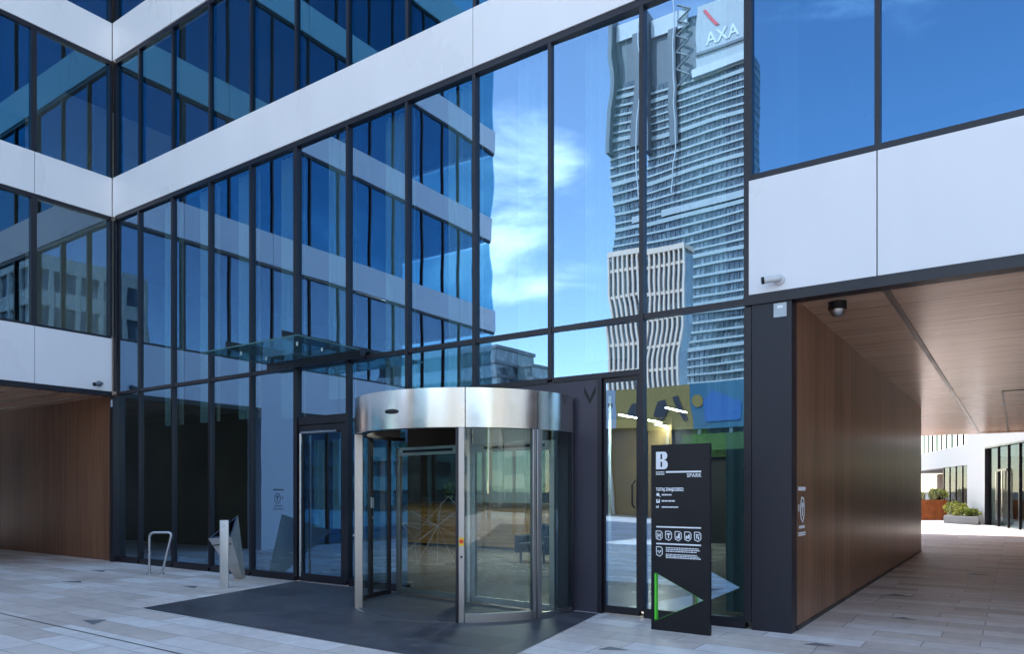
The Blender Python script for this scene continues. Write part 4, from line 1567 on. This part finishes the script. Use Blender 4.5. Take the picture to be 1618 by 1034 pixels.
g.prism([(-18.3, -27.998, 7.6), (-17.9, -27.998, 7.7), (-17.4, -27.998, 6.3), (-17.7, -27.998, 6.2)], (0, .05, 0))
g.build('mural_mark', 'mural_black', MU)
g = MB()
g.prism([(-16.3, -27.998, 6.1), (-14.0, -27.998, 6.1), (-13.8, -27.998, 7.1), (-15.6, -27.998, 7.9), (-16.2, -27.998, 7.3)], (0, .05, 0))
g.build('mural_mark', 'mural_navy', MU)
MB().tube([(-16.6, -27.998, 7.3), (-16.6, -27.95, 7.3)], .38, 20).build('mural_mark', 'mural_yellow', MU)
g = MB()
for k in range(6):
    g.box(-24.5, -23.8, -27.998, -27.94, 5.8 + k * .42, 6.0 + k * .42)
g.build('mural_mark', 'mural_red', MU)
bx('awning', 'moss', MU, -17.5, -9, -28.0, -27.2, 4.2, 5.3)
g = MB()
for k in range(12):
    g.box(-31.5 + k * 2.1, -31.3 + k * 2.1, -28.19, -28.05, 0, 5.69)
g.build('shopfront_pier', 'tower_grey', MU)


def block(loc, size, label, wall, nfl, band_h, piers=0, name='city_block'):
    """background office block: glazed body, floor bands on all sides, corner piers"""
    x, y = loc
    w, d_, h = size
    bb = thing(name, (x, y, 0), label, 'building')
    bx('body', 'tower_window', bb, x - w / 2, x + w / 2, y - d_ / 2, y + d_ / 2, 0, h - .3)
    g_ = MB()
    fh = h / nfl
    for k_ in range(nfl):
        z_ = (k_ + 1) * fh - band_h
        g_.box(x - w / 2 - .25, x + w / 2 + .25, y - d_ / 2 - .25, y + d_ / 2 + .25, z_, z_ + band_h - (.001 if k_ < nfl - 1 else 0))
    g_.build('floor_band', wall, bb)
    if piers:
        g_ = MB()
        n_ = int(max(w, d_) / piers)
        for k_ in range(int(w / piers) + 1):
            xx = x - w / 2 + k_ * piers
            for yy in (y - d_ / 2, y + d_ / 2):
                g_.box(xx - .2, xx + .2, yy - .35, yy + .35, 0, h - band_h - .01)
        for k_ in range(int(d_ / piers) + 1):
            yy = y - d_ / 2 + k_ * piers
            for xx in (x - w / 2, x + w / 2):
                g_.box(xx - .35, xx + .35, yy - .2, yy + .2, 0, h - band_h - .01)
        g_.build('pier', wall, bb)
    return bb


block((62, -24), (20, 12, 27), 'cream block with vertical piers mirrored in the wing corner windows', 'cream_stone', 7, 1.6, 2.6)
block((23, -56), (20, 12, 19), 'low white banded block beyond the street, mirrored twice above the revolving door', 'tower_white', 6, 1.4)
block((-90, -108), (9, 14, 31), 'slim bluish skyline block left of the mirrored cloud', 'tower_grey', 10, .7)
block((-83.4, -112), (3.6, 8, 27.5), 'narrow skyline block beside the slim bluish one', 'tower_grey', 9, .6)
block((-78.6, -114), (5, 8, 23.5), 'lowest skyline block at the foot of the mirrored cloud', 'tower_grey', 8, .6)

block((12, -46), (36, 10, 9.5), 'long low cream block added behind the viewer to cover the bright horizon', 'cream_stone', 3, 1.5, 4)  # added block, hides the bright horizon from the glass reflections
block((52, -52), (36, 12, 12), 'low grey block added far across the street to cover the bright horizon', 'tower_grey', 4, 1.3, 5)  # also added, carries on the row that screens the low bright sky


def tree(x, y, h, label, rnd_):
    t_ = thing('street_tree', (x, y, 0), label, 'tree', 'street trees behind the viewer')
    g_ = MB()
    g_.tube([(x, y, 0), (x + .05, y, h * .3), (x - .05, y + .05, h * .5), (x, y, h * .8)], [.16, .13, .09, .03], 8)
    for k_ in range(7):
        a_ = k_ * 2.4
        z_ = h * (.38 + .06 * k_)
        rr_ = h * .2
        g_.tube([(x, y, z_), (x + rr_ * math.cos(a_) * .6, y + rr_ * math.sin(a_) * .6, z_ + h * .1), (x + rr_ * math.cos(a_), y + rr_ * math.sin(a_), z_ + h * .17)], [.06, .04, .015], 6)
    g_.build('trunk', 'soil', t_)
    g_ = MB()
    for k_ in range(16):
        c_ = (x + rnd_.uniform(-1, 1) * h * .2, y + rnd_.uniform(-1, 1) * h * .2, h * rnd_.uniform(.48, .92))
        leaves(g_, c_, (h * .11, h * .11, h * .09), 110, .2, rnd_, mi=[0, 0, 1])
    g_.build('crown', ['leaf', 'leaf_yellow'], t_)


rt = random.Random(21)
tree(4, -30, 7.5, 'leafy street tree opposite the passage', rt)
tree(12, -33, 8.5, 'taller leafy street tree further along the street', rt)
tree(-2.5, -31, 6.5, 'small leafy street tree near the mural building', rt)

block((70, 2), (14, 34, 17), 'plain cream block added opposite the wing to stop horizon glow in the door glass', 'cream_stone', 5, 1.5, 3.4)  # added to screen the horizon glow mirrored in the curved door glass

block((-60, 6), (10, 40, 9), 'plain grey block added behind the office wing to block sky light at the gateway', 'tower_grey', 5, 1.5)  # added unseen blocker, keeps sky light off the gateway wall


def flag(x, y, m_, label):
    f_ = thing('banner_flag', (x, y, 0), label, 'flag', 'banner flags across the plaza')
    MB().tube([(x, y, 0), (x, y, 8.2)], [.07, .045], 12).build('pole', 'tube_steel', f_)
    g_ = MB()
    n_ = 12
    for i_ in range(n_):
        for (u0, u1) in ((i_ / n_, (i_ + 1) / n_),):
            a_ = (x + .08 + 1.3 * u0, y + .10 * math.sin(5 * u0))
            b_ = (x + .08 + 1.3 * u1, y + .10 * math.sin(5 * u1))
            g_.poly([(a_[0], a_[1], 2.4), (b_[0], b_[1], 2.4), (b_[0], b_[1], 7.9), (a_[0], a_[1], 7.9)], 0, True)
            g_.poly([(a_[0], a_[1] + .01, 2.4), (a_[0], a_[1] + .01, 7.9), (b_[0], b_[1] + .01, 7.9), (b_[0], b_[1] + .01, 2.4)], 0, True)
    g_.build('cloth', m_, f_)


simple('flag_yellow', (.65, .50, .05), .7, 0, .05)
simple('flag_green', (.30, .50, .08), .7, 0, .05)
flag(26, -12.0, 'flag_yellow', 'tall yellow banner flag across the plaza')
flag(28.2, -14.5, 'white_paint', 'tall white banner flag across the plaza')
flag(29.5, -17.5, 'flag_green', 'tall green banner flag across the plaza')
